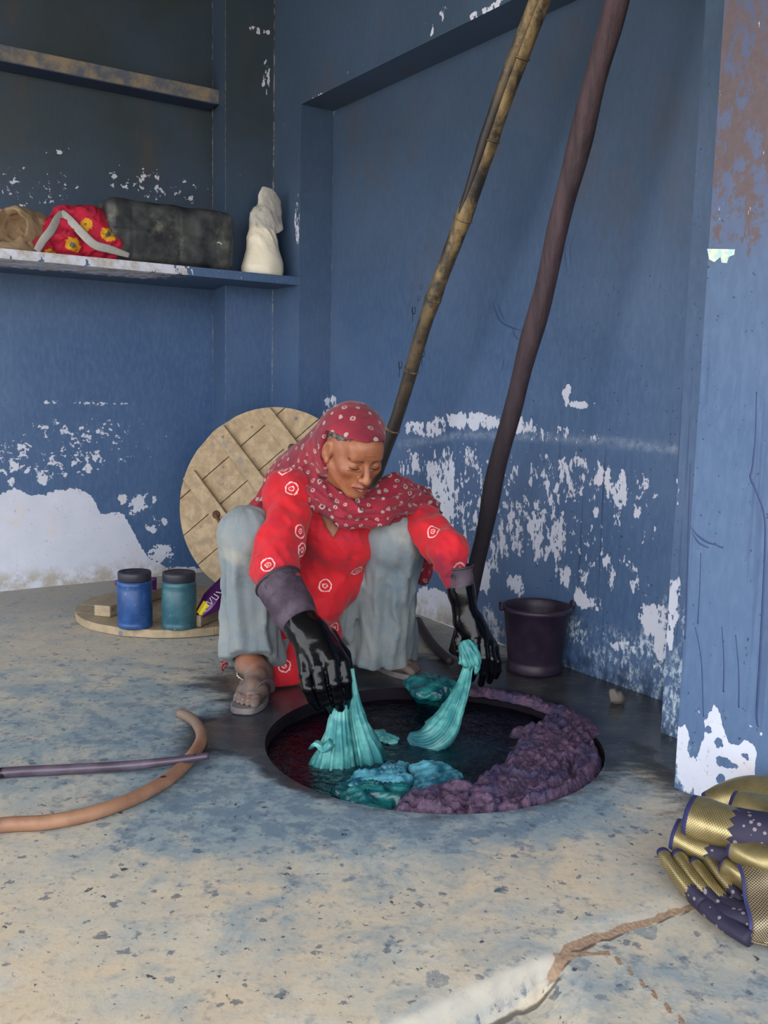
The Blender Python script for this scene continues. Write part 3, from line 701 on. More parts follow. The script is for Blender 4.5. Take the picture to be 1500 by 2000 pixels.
dd = inside_curve(X_, Y_) + (fbm(X_ * 16, Y_ * 16, X_ * 0, 11) - .5) * .09
rim = VAT_R - .010 - R_
lump = np.abs(fbm(X_ * 26, Y_ * 26, X_ * 0, 21, 5) - .5) * 2
warp = (fbm(X_ * 8, Y_ * 8, X_ * 0, 31) - .5) * 10
fur = np.sin(R_ * 150 + warp) * .5 + .5
h = ss(dd, -.02, .08) * .046 + ss(dd, 0, .05) * ((.5 - lump) * .045 + .006 * (fbm(X_ * 90, Y_ * 90, X_ * 0, 41, 3) - .5)) - .012 * fur * ss(.13 - rim, 0, .08) - .022 * ss(.022 - rim, 0, .022)
Z_ = ZL - .010 + h
ok = (dd > -.03) & (R_ < VAT_R - .004)
idx = np.full(X_.shape, -1); idx[ok] = np.arange(ok.sum())
a, b, c, d = idx[:-1, :-1], idx[1:, :-1], idx[1:, 1:], idx[:-1, 1:]
k = (a >= 0) & (b >= 0) & (c >= 0) & (d >= 0)
m = M('purple dye sludge', .55)
nz = m.noise(60, 6, .7)
col = m.mix(m.step(nz, .35, .65), S2L(52, 38, 62), S2L(106, 78, 104))
col = m.mix(m.f('MULTIPLY', m.step(m.noise(9, 5, .6), .48, .62), .65), col, S2L(44, 48, 88))
col = m.mix(m.step(m.at('hgt'), .6, .0), col, S2L(22, 20, 40))
m.col(col); m.rough(m.f('MULTIPLY_ADD', nz, .45, .25)); m.bump(m.f('ADD', nz, m.noise(160, 4, .6)), .8, .006)
mk('dye_sludge', np.c_[X_[ok], Y_[ok], Z_[ok]], np.c_[a[k], b[k], c[k], d[k]], m.m, vat, True, {'hgt': np.clip(h[ok] / .05, 0, 1)})
# sludge smeared along the back rim
xs = np.linspace(math.radians(6), math.radians(96), 150); ws = np.linspace(-.02, .05, 14)
T_, W_ = np.meshgrid(xs, ws, indexing='ij'); tt = np.linspace(0, 1, 150)[:, None] * np.ones_like(W_)
env = np.sin(math.pi * tt) ** .5 * (.5 + fbm(T_ * 9, W_ * 0, T_ * 0, 51)); wv = np.cos(W_ / .05 * 1.2) * env
RR = VAT_R + W_ * (.6 + .6 * fbm(T_ * 5, W_ * 0, W_ * 0, 61))
Zr = -.004 + .020 * np.clip(np.cos((W_ - .012) / .036 * 1.4), 0, 1) * env * (.4 + fbm(T_ * 40, W_ * 120, T_ * 0, 71)) - .012 * (W_ < -.012)
p_ = np.c_[(VAT[0] + RR * np.cos(T_)).ravel(), (VAT[1] + RR * np.sin(T_)).ravel(), Zr.ravel()]
i, j = np.meshgrid(np.arange(149), np.arange(13), indexing='ij'); k = (i * 14 + j).ravel()
mk('rim_sludge', p_, np.c_[k, k + 14, k + 15, k + 1], m.m, vat, True, {'hgt': np.full(len(p_), .6)})

# ================================================================== TEAL CLOTHS
m = M('wet teal cloth', .38)
cn = m.noise(30, 4)
col = m.mix(m.step(cn, .35, .7), S2L(50, 124, 128), S2L(100, 172, 168))
col = m.mix(m.step(m.at('along'), .66, .92), col, S2L(24, 92, 104))
m.col(col); m.bump(m.noise(130, 3, .6, m.vec((1, 1, .4))), .3, .002); MAT_TEAL = m.m
m = M('soaked dark teal cloth', .22); m.col(m.mix(m.step(m.noise(24, 4), .35, .65), S2L(10, 62, 74), S2L(28, 110, 112))); m.bump(m.noise(60, 4, .6), .4, .004); MAT_TEALDARK = m.m
m = M('wet sky blue cloth', .25); m.col(m.mix(m.step(m.noise(18, 4), .35, .62), S2L(14, 76, 98), S2L(96, 166, 186))); m.bump(m.noise(60, 4, .6), .4, .004); MAT_TEALBLUE = m.m
def folds(n, amp, ph):
    return lambda a, t: 1 + amp * (.35 + .65 * t) * (.9 - 1.5 * abs(math.sin(n * .5 * a + ph + 2.2 * math.sin(2.1 * t))) ** .8 + .45 * math.sin((2 * n - 3) * a + 5 * t + ph) + .22 * math.sin((3 * n + 1) * a - 6 * t))
# ================================================================== HOSES ON THE FLOOR
m = M('brown rubber hose', .55); k = m.noise(14, 5, .6)
col = m.mix(m.step(k, .35, .7), S2L(162, 120, 94), S2L(132, 94, 74)); col = m.mix(m.step(m.at('along'), .70, .95), col, S2L(122, 104, 92))
col = m.mix(m.step(m.noise(13, 4, .6), .68, .70), col, S2L(34, 26, 34)); m.col(col); m.bump(k, .15, .002); MAT_HOSE = m.m
hz = .0145
pts = [G(x, y, hz) for x, y in ((-150, 1640), (0, 1612), (90, 1606), (180, 1588), (270, 1555), (340, 1513), (380, 1470), (394, 1440), (385, 1415), (368, 1400), (350, 1393))]
hose = tube('hose', pts, [.0155] * 7 + [.015, .014, .014, .0135], MAT_HOSE, None, 14, 90)
tag(hose, 'brown rubber hose curving across the floor with its end by the sandal', 'hose')
m = M('dye stained rubber rod', .35); col = m.mix(m.step(m.noise(12, 4), .4, .65), S2L(70, 58, 72), S2L(96, 82, 98)); col = m.mix(m.step(m.noise(9, 4, .6), .60, .63), col, S2L(22, 14, 24)); m.col(col); m.bump(m.noise(60, 3), .2, .002)
pts = [G(-150, 1530, .012), G(0, 1510, .012), G(120, 1503, .013), G(240, 1496, .018), G(330, 1487, .030), G(408, 1476, .040)]
tag(tube('stained_rod', pts, [.0125, .0125, .012, .0115, .010, .0085], m.m, None, 12, 50), 'dark purple stained rod lying across the brown hose', 'rod')

# ================================================================== POLES AGAINST THE RECESS
m = M('old bamboo', .5); v = m.vec((20, 20, 1.5))
col = m.mix(m.step(m.noise(1.4, 6, .7, v), .36, .62), S2L(92, 78, 54), S2L(146, 122, 82)); col = m.mix(m.step(m.noise(9, 7, .74), .46, .62), col, S2L(48, 42, 38))
col = m.mix(m.step(m.at('along'), .62, .28), col, S2L(44, 38, 38)); m.col(col); m.bump(m.noise(3, 5, .6, v), .5, .004); MAT_BAMBOO = m.m
def pole_path(ends, us):
    return [onU(x, y, u) for (x, y), u in zip(ends, us)]
b0 = onU(650, 1176, 1.99); t0 = onU(1050, 0, 1.985); dirp = (t0 - b0) / np.linalg.norm(t0 - b0); Lp = np.linalg.norm(t0 - b0) + .42
bp = empty('bamboo_pole', b0, 'tall bamboo pole with knots leaning in the wall recess behind the woman', 'pole')
pts, rad = [], []
nn = 46; nodes = [.31, .40, .50, .605, .70, .79, .90]
side = norm(np.cross(dirp, V3(0, -1, 0)))
for i in range(nn + 1):
    t = i / nn; w = .006 * math.sin(9 * t) + .004 * math.sin(23 * t)
    r = .0195 + .0135 * t + sum(.0035 * math.exp(-((t - q) / .006) ** 2) for q in nodes)
    pts.append(b0 + dirp * Lp * t + side * w); rad.append(r)
tube('cane', pts, rad, MAT_BAMBOO, bp, 14)
# the split second cane bound to its upper part
off = -side * .016 + np.cross(side, dirp) * .006
tube('split_cane', [q + off * .95 + V3(0, -.010, 0) for q in pts[27:]], [r * .60 * min(1, .30 + (i / 6)) for i, r in enumerate(rad[27:])], MAT_BAMBOO, bp, 10)
for q in nodes:
    c = b0 + dirp * Lp * q + side * (.006 * math.sin(9 * q) + .004 * math.sin(23 * q)); r = .0195 + .0135 * q
    tube('knot_ring', [c - dirp * .004, c - dirp * .002, c + dirp * .002, c + dirp * .004], [r * .98, r + .0052, r + .0052, r * .98], MAT_BAMBOO, bp, 14)
m = M('purple stained pole', .8); v = m.vec((24, 24, 2.5)); g = m.noise(1.5, 6, .7, v)
col = m.mix(m.step(g, .35, .65), S2L(54, 42, 48), S2L(80, 62, 68)); col = m.mix(m.step(m.at('along'), .70, 1.0), col, m.mix(g, S2L(78, 56, 58), S2L(108, 82, 86))); col = m.mix(m.step(m.at('along'), .58, .15), col, S2L(30, 24, 34))
m.col(col); m.bump(m.f('ADD', g, m.f('MULTIPLY', m.noise(60, 4), .6)), .9, .006)
b1 = onU(894, 1262, 1.96); t1 = onU(1197, 0, 1.975); d1 = norm(t1 - b1); L1 = np.linalg.norm(t1 - b1) + .5; sd = norm(np.cross(d1, V3(0, -1, 0)))
b1 = b1 - d1 * (b1[2] - .02) / d1[2]
pts = [b1 + d1 * L1 * t + sd * (.010 * math.sin(1.9 * t * math.pi) * -.6 + .0035 * math.sin(17 * t) + .0022 * math.sin(41 * t)) for t in np.linspace(0, 1, 60)]
rad = [.0265 + .009 * t + .0014 * math.sin(31 * t) + .0010 * math.sin(57 * t + 1) for t in np.linspace(0, 1, 60)]
tag(tube('stirring_pole', pts, rad, m.m, None, 16, rfun=lambda a, t: 1 + .022 * math.sin(3 * a + 9 * t) + .018 * math.sin(5 * a - 14 * t)), 'thick dark purple dye-stained pole leaning on the wall beside the bucket', 'pole')
# stick on the floor behind the woman's foot
m = M('dark stick', .6); m.col(m.mix(m.noise(30, 4), S2L(34, 26, 34), S2L(62, 48, 54)))
tag(tube('stick', [G(816, 1213, .02), G(828, 1235, .02), G(848, 1262, .019), G(880, 1292, .018)], [.018, .017, .016, .014], m.m, None, 10, 20), 'short dark stick lying on the floor between the trousers and the bucket', 'stick')
# lump of stone by the wall
m = M('grey lump', .9); m.col(m.mix(m.noise(40, 5), S2L(82, 78, 78), S2L(136, 126, 116)))
s = SDF(*[np.arange(a - .05, a + .06, .004) for a in G(1205, 1362, .02)]); c = G(1205, 1364, .016)
s.ell(c, (.022, .018, .020), k=.004); s.ell(c + V3(-.008, .004, .014), (.015, .014, .013), k=.01)
s.apply(c - .05, c + .05, lambda x, y, z: (fbm(x * 70, y * 70, z * 70, 4, 3) - .5) * .014, 'd')
v_, f_ = s.mesh(); v_[:, 2] = np.maximum(v_[:, 2], .001); tag(mk('stone', v_, f_, m.m), 'small grey stone on the floor below the peeling wall', 'stone')

# ================================================================== BUCKET
m = M('purple stained plastic', .5); m.col(m.mix(m.step(m.noise(20, 5, .6), .35, .7), S2L(38, 28, 46), S2L(56, 42, 60))); m.bump(m.noise(90, 4), .15, .002); MAT_BUCKET = m.m
bc = G(1043, 1309, 0.0); bk = empty('bucket', bc, 'dark purple dye bucket standing against the peeling wall', 'bucket')
prof = [(.0, .012), (.070, .012), (.074, .002), (.088, .001), (.092, .010), (.090, .030), (.086, .036), (.088, .040), (.106, .200), (.113, .203), (.116, .210), (.114, .217), (.108, .219), (.102, .214), (.100, .19), (.083, .05), (.0, .045)]
lathe('body', bc, prof, MAT_BUCKET, bk, 56, cap=False)
for sgn, ang in ((1, math.radians(190)), (-1, math.radians(10))):
    c = bc + V3(math.cos(ang) * .117, math.sin(ang) * .117, .212)
    tube('ear', [c + V3(math.cos(ang), math.sin(ang), 0) * .004 + V3(-math.sin(ang) * .012 * math.cos(t), math.cos(ang) * .012 * math.cos(t), .012 * math.sin(t) + .006) for t in np.linspace(0, 2 * math.pi, 15)], .0042, MAT_BUCKET, bk, 8)
a0, a1 = math.radians(190), math.radians(10)
pts = []
for t in np.linspace(0, 1, 24):
    an = a0 - t * math.pi; pts.append(bc + V3(math.cos(an) * .121, math.sin(an) * (.121 if math.sin(an) > 0 else .121), .214 - .028 * math.sin(math.pi * t)))
m = M('handle wire', .4, .6); m.col(m.mix(m.noise(60, 3), S2L(40, 34, 44), S2L(70, 60, 66)))
tube('handle', pts, .003, m.m, bk, 8)

# ================================================================== ROUND PLANK LIDS
def plank_disc(parent, c, ex, ey, ez, R, nplank, pdir, thick, mat_, seed, gap=.0022):
    """planks side by side cut to a disc; ex, ey in the plane, ez towards the viewer; pdir = angle of the plank direction"""
    rng = random.Random(seed)
    e1 = ex * math.cos(pdir) + ey * math.sin(pdir); e2 = -ex * math.sin(pdir) + ey * math.cos(pdir)
    edges = [-R + 2 * R * i / nplank for i in range(nplank + 1)]
    for i in range(1, nplank): edges[i] += rng.uniform(-.012, .012)
    for i in range(nplank):
        lo, hi = edges[i] + gap, edges[i + 1] - gap
        if i == 0: lo = -R * .9995
        if i == nplank - 1: hi = R * .9995
        w = [lo + (hi - lo) * k / 8 for k in range(9)]
        poly = [(math.sqrt(max(R * R - q * q, 0)), q) for q in w] + [(-math.sqrt(max(R * R - q * q, 0)), q) for q in reversed(w)]
        lift = rng.uniform(0, .002); bm = bmesh.new()
        lowv = [bm.verts.new(tuple(c + e1 * a + e2 * b)) for a, b in poly]; upv = [bm.verts.new(tuple(c + e1 * a + e2 * b + ez * (thick + lift))) for a, b in poly]
        bm.faces.new(upv); bm.faces.new(lowv[::-1]); n = len(poly)
        for k in range(n): bm.faces.new((lowv[k], lowv[(k + 1) % n], upv[(k + 1) % n], upv[k]))
        from_bm('plank', bm, mat_, parent)
def batten(parent, c, ex, ey, ez, pos, half, ang, width, thick, mat_, z0):
    e1 = ex * math.cos(ang) + ey * math.sin(ang); e2 = -ex * math.sin(ang) + ey * math.cos(ang)
    o = c + e2 * (pos - width / 2) - e1 * half + ez * z0
    return box('batten', o, e1 * 2 * half, e2 * width, ez * thick, mat_, parent, .003)
# leaning lid
LR = .416
lb = G(514, 1174, 0.0); yaw = math.radians(14)
ex = V3(math.cos(yaw), -math.sin(yaw), 0); back = V3(math.sin(yaw), math.cos(yaw), 0); tilt = math.radians(13)
ey = norm(V3(0, 0, 1) * math.cos(tilt) + back * math.sin(tilt)); ez = np.cross(ex, ey)
lc = lb + ey * LR + V3(0, 0, .004) + back * .0
lid = empty('round_wooden_lid', lb, 'large round plank lid with diagonal battens leaning in the corner behind the woman', 'lid')
dirb = math.radians(-47)
plank_disc(lid, lc, ex, ey, ez, LR, 6, dirb + math.pi / 2, .028, MAT_LIDWOOD, 3)
for pos, fac in ((.228, .98), (.020, .97), (-.205, .97)):
    bt = batten(lid, lc, ex, ey, ez, pos, math.sqrt(LR ** 2 - (abs(pos) + .03) ** 2) * fac, dirb, .064, .028, MAT_LIDWOOD, .0295)
    bt.data.materials[0] = MAT_LIDWOOD
e1 = ex * math.cos(dirb) + ey * math.sin(dirb); e2 = -ex * math.sin(dirb) + ey * math.cos(dirb)
for pos, along in ((.228, -.060), (-.210, -.055)):
    c = lc + e2 * pos + e1 * along + ez * .058
    hd = tube('handle', [c - e1 * .05 + ez * .002, c - e1 * .04 + ez * .018, c + ez * .026, c + e1 * .04 + ez * .018, c + e1 * .05 + ez * .002], [.0075, .0065, .0085, .0065, .0075], MAT_RUST, lid, 10, 20)
    for sg in (-1, 1): lathe('washer', c + e1 * .05 * sg, [(.004, .0), (.017, .0), (.018, .004), (.012, .007), (.004, .008)], MAT_RUST, hd, 14, axis=ez)
# lid lying on the floor
l2c = V3(-.815, 3.678, .004); l2 = empty('round_wooden_lid', l2c, 'round plank lid lying flat on the floor under the two tins', 'lid')
bd = norm(G(322, 1166) - G(200, 1212)); bang = math.atan2(bd[1], bd[0])
plank_disc(l2, l2c, V3(1, 0, 0), V3(0, 1, 0), V3(0, 0, 1), .390, 6, bang + math.pi / 2, .028, MAT_LIDWOOD2, 8)
for q, half, wd in (((215, 1203), .30, .07), ((392, 1222), .30, .07)):
    s_ = G(*q, .04)
    box('batten', V3(s_[0], s_[1], .0345) - V3(-bd[1], bd[0], 0) * (.0 if q[0] > 300 else .0), bd * (.52 if q[0] < 300 else .36), V3(-bd[1], bd[0], 0) * wd, V3(0, 0, .042), MAT_LIDWOOD2, l2, .003)

# ================================================================== TINS
def tin(name, label, px, py, c1, c2, cl):
    c = G(px, py, .0345); c[2] = .0345
    e = empty(name, c, label, 'canister', 'dye powder canisters on the floor lid')
    m = M(name + ' paint', .45); k = m.noise(24, 6, .7); col = m.mix(m.step(k, .35, .68), c1, c2)
    col = m.mix(m.step(m.noise(50, 5, .7, m.vec((1, 1, .4))), .64, .70), col, S2L(150, 166, 180)); m.col(col); m.bump(k, .25, .002)
    pr = [(.0, 0), (.058, 0), (.0615, .005), (.062, .018), (.0605, .020), (.062, .022), (.0605, .025), (.062, .027), (.0622, .140), (.0605, .143), (.0622, .146), (.0605, .149), (.0622, .152), (.062, .165), (.0595, .169), (.056, .171), (.0, .171)]
    lathe('body', c, pr, m.m, e, 44, cap=False)
    m2 = M(name + ' cap', .5); m2.col(m2.mix(m2.noise(30, 5), cl, S2L(58, 56, 68)))
    lathe('lid', c, [(.0, .171), (.0555, .171), (.0585, .174), (.0595, .197), (.0575, .203), (.050, .204), (.048, .2015), (.020, .2015), (.018, .203), (.0, .203)], m2.m, e, 44, cap=False)
    return e
tin('dye_canister', 'bright blue dye canister with a black lid, left of the teal one', 264, 1223, S2L(28, 62, 118), S2L(44, 86, 146), S2L(38, 38, 50))
tin('dye_canister', 'scuffed teal green dye canister with a black lid beside the trousers', 350, 1224, S2L(44, 88, 104), S2L(64, 108, 118), S2L(40, 40, 52))

# ================================================================== PACKETS ON THE FLOOR LID
m = M('purple foil', .22, .3); MAT_FOIL = m.col(m.mix(m.noise(14, 3), S2L(58, 22, 74), S2L(88, 34, 104))).bump(m.noise(30, 3), .6, .004).m
m = M('yellow foil', .3); MAT_FOILY = m.col(S2L(232, 208, 30)).m
m = M('white print', .4); MAT_PRINT = m.col(S2L(226, 216, 232)).m
def packet(name, label, a, b, wdt, thick, off, with_print):
    e = empty(name, (a + b) / 2 - V3(0, 0, thick), label, 'packet', 'snack packets on the floor lid')
    d = norm(b - a); L = np.linalg.norm(b - a); sidev = norm(np.cross(d, V3(0, -1, .25))); nv = norm(np.cross(sidev, d)); nv = nv if nv[1] < 0 else -nv
    nu, nv_ = 18, 12; vs_, fs = [], []
    for sgn in (1, -1):
        for i in range(nu + 1):
            for j in range(nv_ + 1):
                s_, t_ = i / nu, j / nv_; bulge = (math.sin(math.pi * s_) ** .6) * (math.sin(math.pi * t_) ** .7)
                wr = .0025 * math.sin(9 * s_ + 14 * t_) * bulge
                taper = .35 + .65 * min(1, s_ * 2.2)
                vs_.append(a + d * L * s_ + sidev * wdt * (t_ - .5) * taper + nv * sgn * (thick * bulge + wr + .0006))
    nn = (nu + 1) * (nv_ + 1)
    for k in range(2):
        for i in range(nu):
            for j in range(nv_):
                q = (k * nn + i * (nv_ + 1) + j); r = (q, q + nv_ + 1, q + nv_ + 2, q + 1); fs.append(r if k == 0 else r[::-1])
    o = mk('pouch', vs_, fs, MAT_FOIL, e, True)
    if with_print:
        o.data.materials.append(MAT_FOILY); o.data.materials.append(MAT_PRINT)
        for p in o.data.polygons:
            k = p.index % (nu * nv_); i, j = k // nv_, k % nv_
            if 1 <= i <= 5 and 2 <= j <= 8 - i // 2: p.material_index = 1
        for k, (s0, t0, s1, t1) in enumerate(((.34, .30, .40, .62), (.40, .62, .46, .34), (.50, .34, .52, .62), (.52, .62, .60, .60), (.60, .60, .58, .34), (.64, .34, .72, .60))):
            pts = []
            for w in np.linspace(0, 1, 6):
                s_, t_ = s0 + (s1 - s0) * w, t0 + (t1 - t0) * w; bulge = (math.sin(math.pi * s_) ** .6) * (math.sin(math.pi * t_) ** .7)
                pts.append(a + d * L * s_ + sidev * wdt * (t_ - .5) * (.35 + .65 * min(1, s_ * 2.2)) + nv * (thick * bulge + .0035 + .0025 * math.sin(9 * s_ + 14 * t_) * bulge))
            tube('print_mark', pts, .0016, MAT_PRINT, o, 6)
    return e
packet('snack_packet', 'glossy purple and yellow foil packet leaning beside the grey trousers', A(385, 1204, 3.35), A(450, 1140, 3.42), .085, .016, 0, True)
packet('snack_packet', 'scrap of purple foil packet behind the bright blue canister', A(224, 1138, 3.62), A(306, 1140, 3.66), .05, .010, 0, False)

# ================================================================== SHELF AND WHAT LIES ON IT
V_SH = 3.77; Z0, Z1 = 1.358, 1.394
def f_shelf(p, at):
    at['soot_shade'][:] = .1; u_ = p @ UD
    at['peel'][:] = .36 * (1 - ss(u_, 1.40, 1.66)) + .33; at['specks'][:] = .5; at['foot'][:] = .95
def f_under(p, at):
    at['soot_shade'][:] = .6; at['foot'][:] = .9; at['peel'][:] = .62 * (1 - ss(p @ UD, 1.35, 1.75)) * (1 - ss(p @ VD, 3.95, 4.22)) + .05
sh = patch('trim_6', P(-2.6, V_SH, Z0), UD * (2.6 + U_FRONT), V3(0, 0, Z1 - Z0), .012, f_shelf); tag(sh, 'painted concrete shelf with a flaked white edge on the left wall')
patch('shelf_top', P(-2.6, V_SH, Z1), UD * (2.6 + U_FRONT), VD * .485, .03, f_shelf, sh)
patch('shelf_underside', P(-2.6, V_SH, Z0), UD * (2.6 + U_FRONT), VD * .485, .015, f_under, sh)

def uvz(px, py, v): w = onV(px, py, v); return w
FR = np.array([UD, VD, [0, 0, 1]]).T          # columns: along the shelf, into the wall, up
def shelf_sdf(u0, u1, v0, v1, z0, z1, h):     # a grid in shelf coordinates
    return SDF(np.arange(u0, u1, h), np.arange(v0, v1, h), np.arange(z0, z1, h))
def to_world(v_): return v_[:, :1] * UD + v_[:, 1:2] * VD + v_[:, 2:] * np.array([0, 0, 1])
# jerrycan
u0, u1 = 1.215, 1.765; zc = Z1 + .126
s = shelf_sdf(1.12, 1.86, 3.78, 4.12, 1.36, 1.70, .0055)
s.rbox((( u0 + u1) / 2, 3.93, zc), ((u1 - u0) / 2, .112, .126), None, .035, .004)
for q in (.10, .30): s.apply((u0, 3.8, 1.38), (u1, 4.06, 1.66), lambda x, y, z, q=q: .0014 * np.exp(-((x - u0 - q) / .006) ** 2), 'd')
s.apply((u0, 3.8, 1.38), (u1, 4.06, 1.66), lambda x, y, z: -.003 * np.exp(-((z - zc) / .004) ** 2) + (fbm(x * 18, y * 18, z * 18, 2, 2) - .5) * .010, 'd')
v_, f_ = s.mesh()
jc = empty('jerrycan', P(1.49, 3.93, Z1), 'dark grimy plastic jerrycan lying on its side on the shelf', 'jerrycan')
m = M('grimy dark plastic', .5); k = m.noise(11, 6, .65); col = m.mix(m.step(k, .36, .66), S2L(34, 36, 40), S2L(70, 72, 72)); col = m.mix(m.step(m.noise(5, 6, .7), .56, .68), col, S2L(104, 102, 92))
col = m.mix(m.step(m.noise(15, 4, .5), .71, .72), col, S2L(206, 206, 202)); m.col(col); m.rough(m.f('MULTIPLY_ADD', k, .3, .35)); m.bump(k, .3, .004); MAT_JERRY = m.m
v_[:, 2] = np.maximum(v_[:, 2], Z1 + .001)
mk('body', to_world(v_), f_, MAT_JERRY, jc)
lathe('cap', P(u0 + .004, 3.90, zc + .05), [(.0, 0), (.026, 0), (.030, .003), (.030, .022), (.027, .026), (.0, .026)], MAT_JERRY, jc, 24, axis=-UD)
tube('carry_handle', [P(u0 + .004, 3.99, zc + .07), P(u0 - .022, 3.99, zc + .05), P(u0 - .026, 3.99, zc), P(u0 - .022, 3.99, zc - .05), P(u0 + .004, 3.99, zc - .07)], .012, MAT_JERRY, jc, 10, 18)
# white bag of powder
s = shelf_sdf(1.74, 2.045, 3.775, 4.0, 1.37, 1.86, .005)
bc_ = lambda px, py: toUV(onV(px, py, 3.87))
q = lambda px, py, v=3.87: V3(toUV(onV(px, py, v))[0], v, toUV(onV(px, py, v))[2])
s.cone(q(513, 520), q(512, 470), .085, .070, .03, flat=((0, 1, 0), 1.15))
s.cone(q(512, 525), q(513, 515), .092, .088, .02, flat=((0, 1, 0), 1.15))
s.cone(q(512, 470), q(514, 430), .070, .066, .02, flat=((0, 1, 0), 1.9))
s.cone(q(516, 430), q(524, 388), .066, .052, .02, flat=((0, 1, 0), 2.6))
s.cone(q(524, 395), q(513, 368), .045, .010, .02, flat=((0, 1, 0), 3.0))
s.cone(q(540, 400), q(543, 440), .022, .03, .02, flat=((0, 1, 0), 2.5))
s.apply((1.74, 3.7, 1.37), (2.04, 4, 1.86), lambda x, y, z: (np.abs(fbm(x * 22 + z * 9, y * 16, z * 14, 7, 3) - .5)) * .030 * ss(z, 1.44, 1.6) + (fbm(x * 12, y * 12, z * 12, 9, 2) - .5) * .014, 'd')
v_, f_ = s.mesh(); v_[:, 2] = np.maximum(v_[:, 2], Z1 + .001); w_ = to_world(v_)
m = M('cloudy plastic bag', .35); fill = m.step(m.f('ADD', m.at('h'), m.f('MULTIPLY', m.noise(20, 3), .05)), .245, .215)
col = m.mix(m.step(m.noise(16, 5, .65), .35, .66), S2L(168, 164, 158), S2L(206, 200, 190)); col = m.mix(fill, col, m.mix(m.noise(9, 4), S2L(236, 224, 198), S2L(246, 238, 220)))
m.col(col); m.bump(m.noise(40, 5, .6), .5, .005); m.b.inputs['Transmission Weight'].default_value = 0.0
bag = mk('powder_bag', w_, f_, m.m, None, True, {'h': v_[:, 2] - Z1}); tag(bag, 'tall crumpled white plastic bag of powder at the end of the shelf', 'bag')
# blue scrap behind the bag
m = M('blue plastic', .4); m.col(S2L(20, 92, 130))
s = shelf_sdf(1.96, 2.048, 3.93, 4.01, 1.385, 1.62, .004); s.rbox((2.022, 3.955, 1.49), (.020, .014, .085), None, .012, .004)
s.cone((2.02, 3.955, 1.402), (2.02, 3.955, 1.42), .013, .013, .01)
s.apply((1.96, 3.9, 1.38), (2.05, 4.01, 1.62), lambda x, y, z: (fbm(x * 50, y * 50, z * 40, 3, 2) - .5) * .014, 'd')
v_, f_ = s.mesh(); v_[:, 2] = np.maximum(v_[:, 2], Z1 + .001); tag(mk('plastic_wrapper', to_world(v_), f_, m.m), 'strip of blue plastic wrapper behind the white powder bag', 'wrapper')
# red flowered cloth bundle
s = shelf_sdf(.84, 1.28, 3.775, 4.13, 1.37, 1.70, .005)
for px, py, v, r in ((120, 470, 3.90, (.11, .09, .085)), (170, 455, 3.92, (.10, .10, .105)), (200, 478, 3.87, (.085, .07, .065)), (125, 440, 3.93, (.055, .06, .075)), (85, 482, 3.88, (.07, .06, .04)), (212, 452, 3.95, (.04, .05, .06))):
    c = q(px, py, v); s.ell(c, r, None, .02)
s.cone(q(225, 490, 3.85), q(250, 497, 3.83), .03, .012, .02)
s.apply((.8, 3.7, 1.36), (1.3, 4.2, 1.72), lambda x, y, z: np.abs(fbm(x * 20 - z * 8, y * 18, z * 16, 17, 3) - .5) * .060 - .008, 'd')
v_, f_ = s.mesh(); v_[:, 2] = np.maximum(v_[:, 2], Z1 + .001); w_ = to_world(v_)
fl = [onV(*a, 3.81) for a in ((142, 478), (165, 436), (212, 458), (100, 500))]
fd = np.min([np.linalg.norm((w_ - c) * V3(1, .6, 1), axis=1) for c in fl], axis=0)
m = M('red flowered cotton', .8); d = m.f('ADD', m.at('flower'), m.f('MULTIPLY', m.f('SUBTRACT', m.noise(70, 2), .5), .028))
col = m.mix(m.step(m.noise(12, 4), .35, .65), S2L(200, 26, 62), S2L(164, 20, 52)); col = m.mix(m.step(d, .030, .027), col, S2L(222, 158, 30)); col = m.mix(m.step(d, .012, .010), col, S2L(96, 104, 84)); m.col(col); m.bump(m.noise(90, 3), .2, .002)
cb = empty('cloth_bundle', P(1.05, 3.92, Z1), 'red flowered cloth bundle tied with grey straps on the shelf', 'cloth bundle')
mk('wrap', w_, f_, m.m, cb, True, {'flower': fd})
m = M('grey strap', .85); MAT_STRAP = m.col(m.mix(m.noise(40, 4), S2L(150, 148, 146), S2L(186, 184, 178))).bump(m.noise(140, 3), .3, .002).m
def strap(pix, v, r, fl=.28):
    pts = [onV(x, y, vv) for (x, y), vv in zip(pix, v)]
    return tube('strap', pts, r, MAT_STRAP, cb, 12, 36, flat=fl, ref=np.cross(norm(pts[-1] - pts[0]), -VD))
strap(((122, 416), (112, 428), (100, 450), (85, 468), (72, 490)), (3.88, 3.85, 3.815, 3.80, 3.79), [.013, .015, .016, .015, .013])
strap(((120, 414), (135, 428), (160, 455), (185, 478), (215, 487), (252, 499)), (3.88, 3.84, 3.80, 3.79, 3.79, 3.80), [.013, .015, .017, .017, .016, .010])
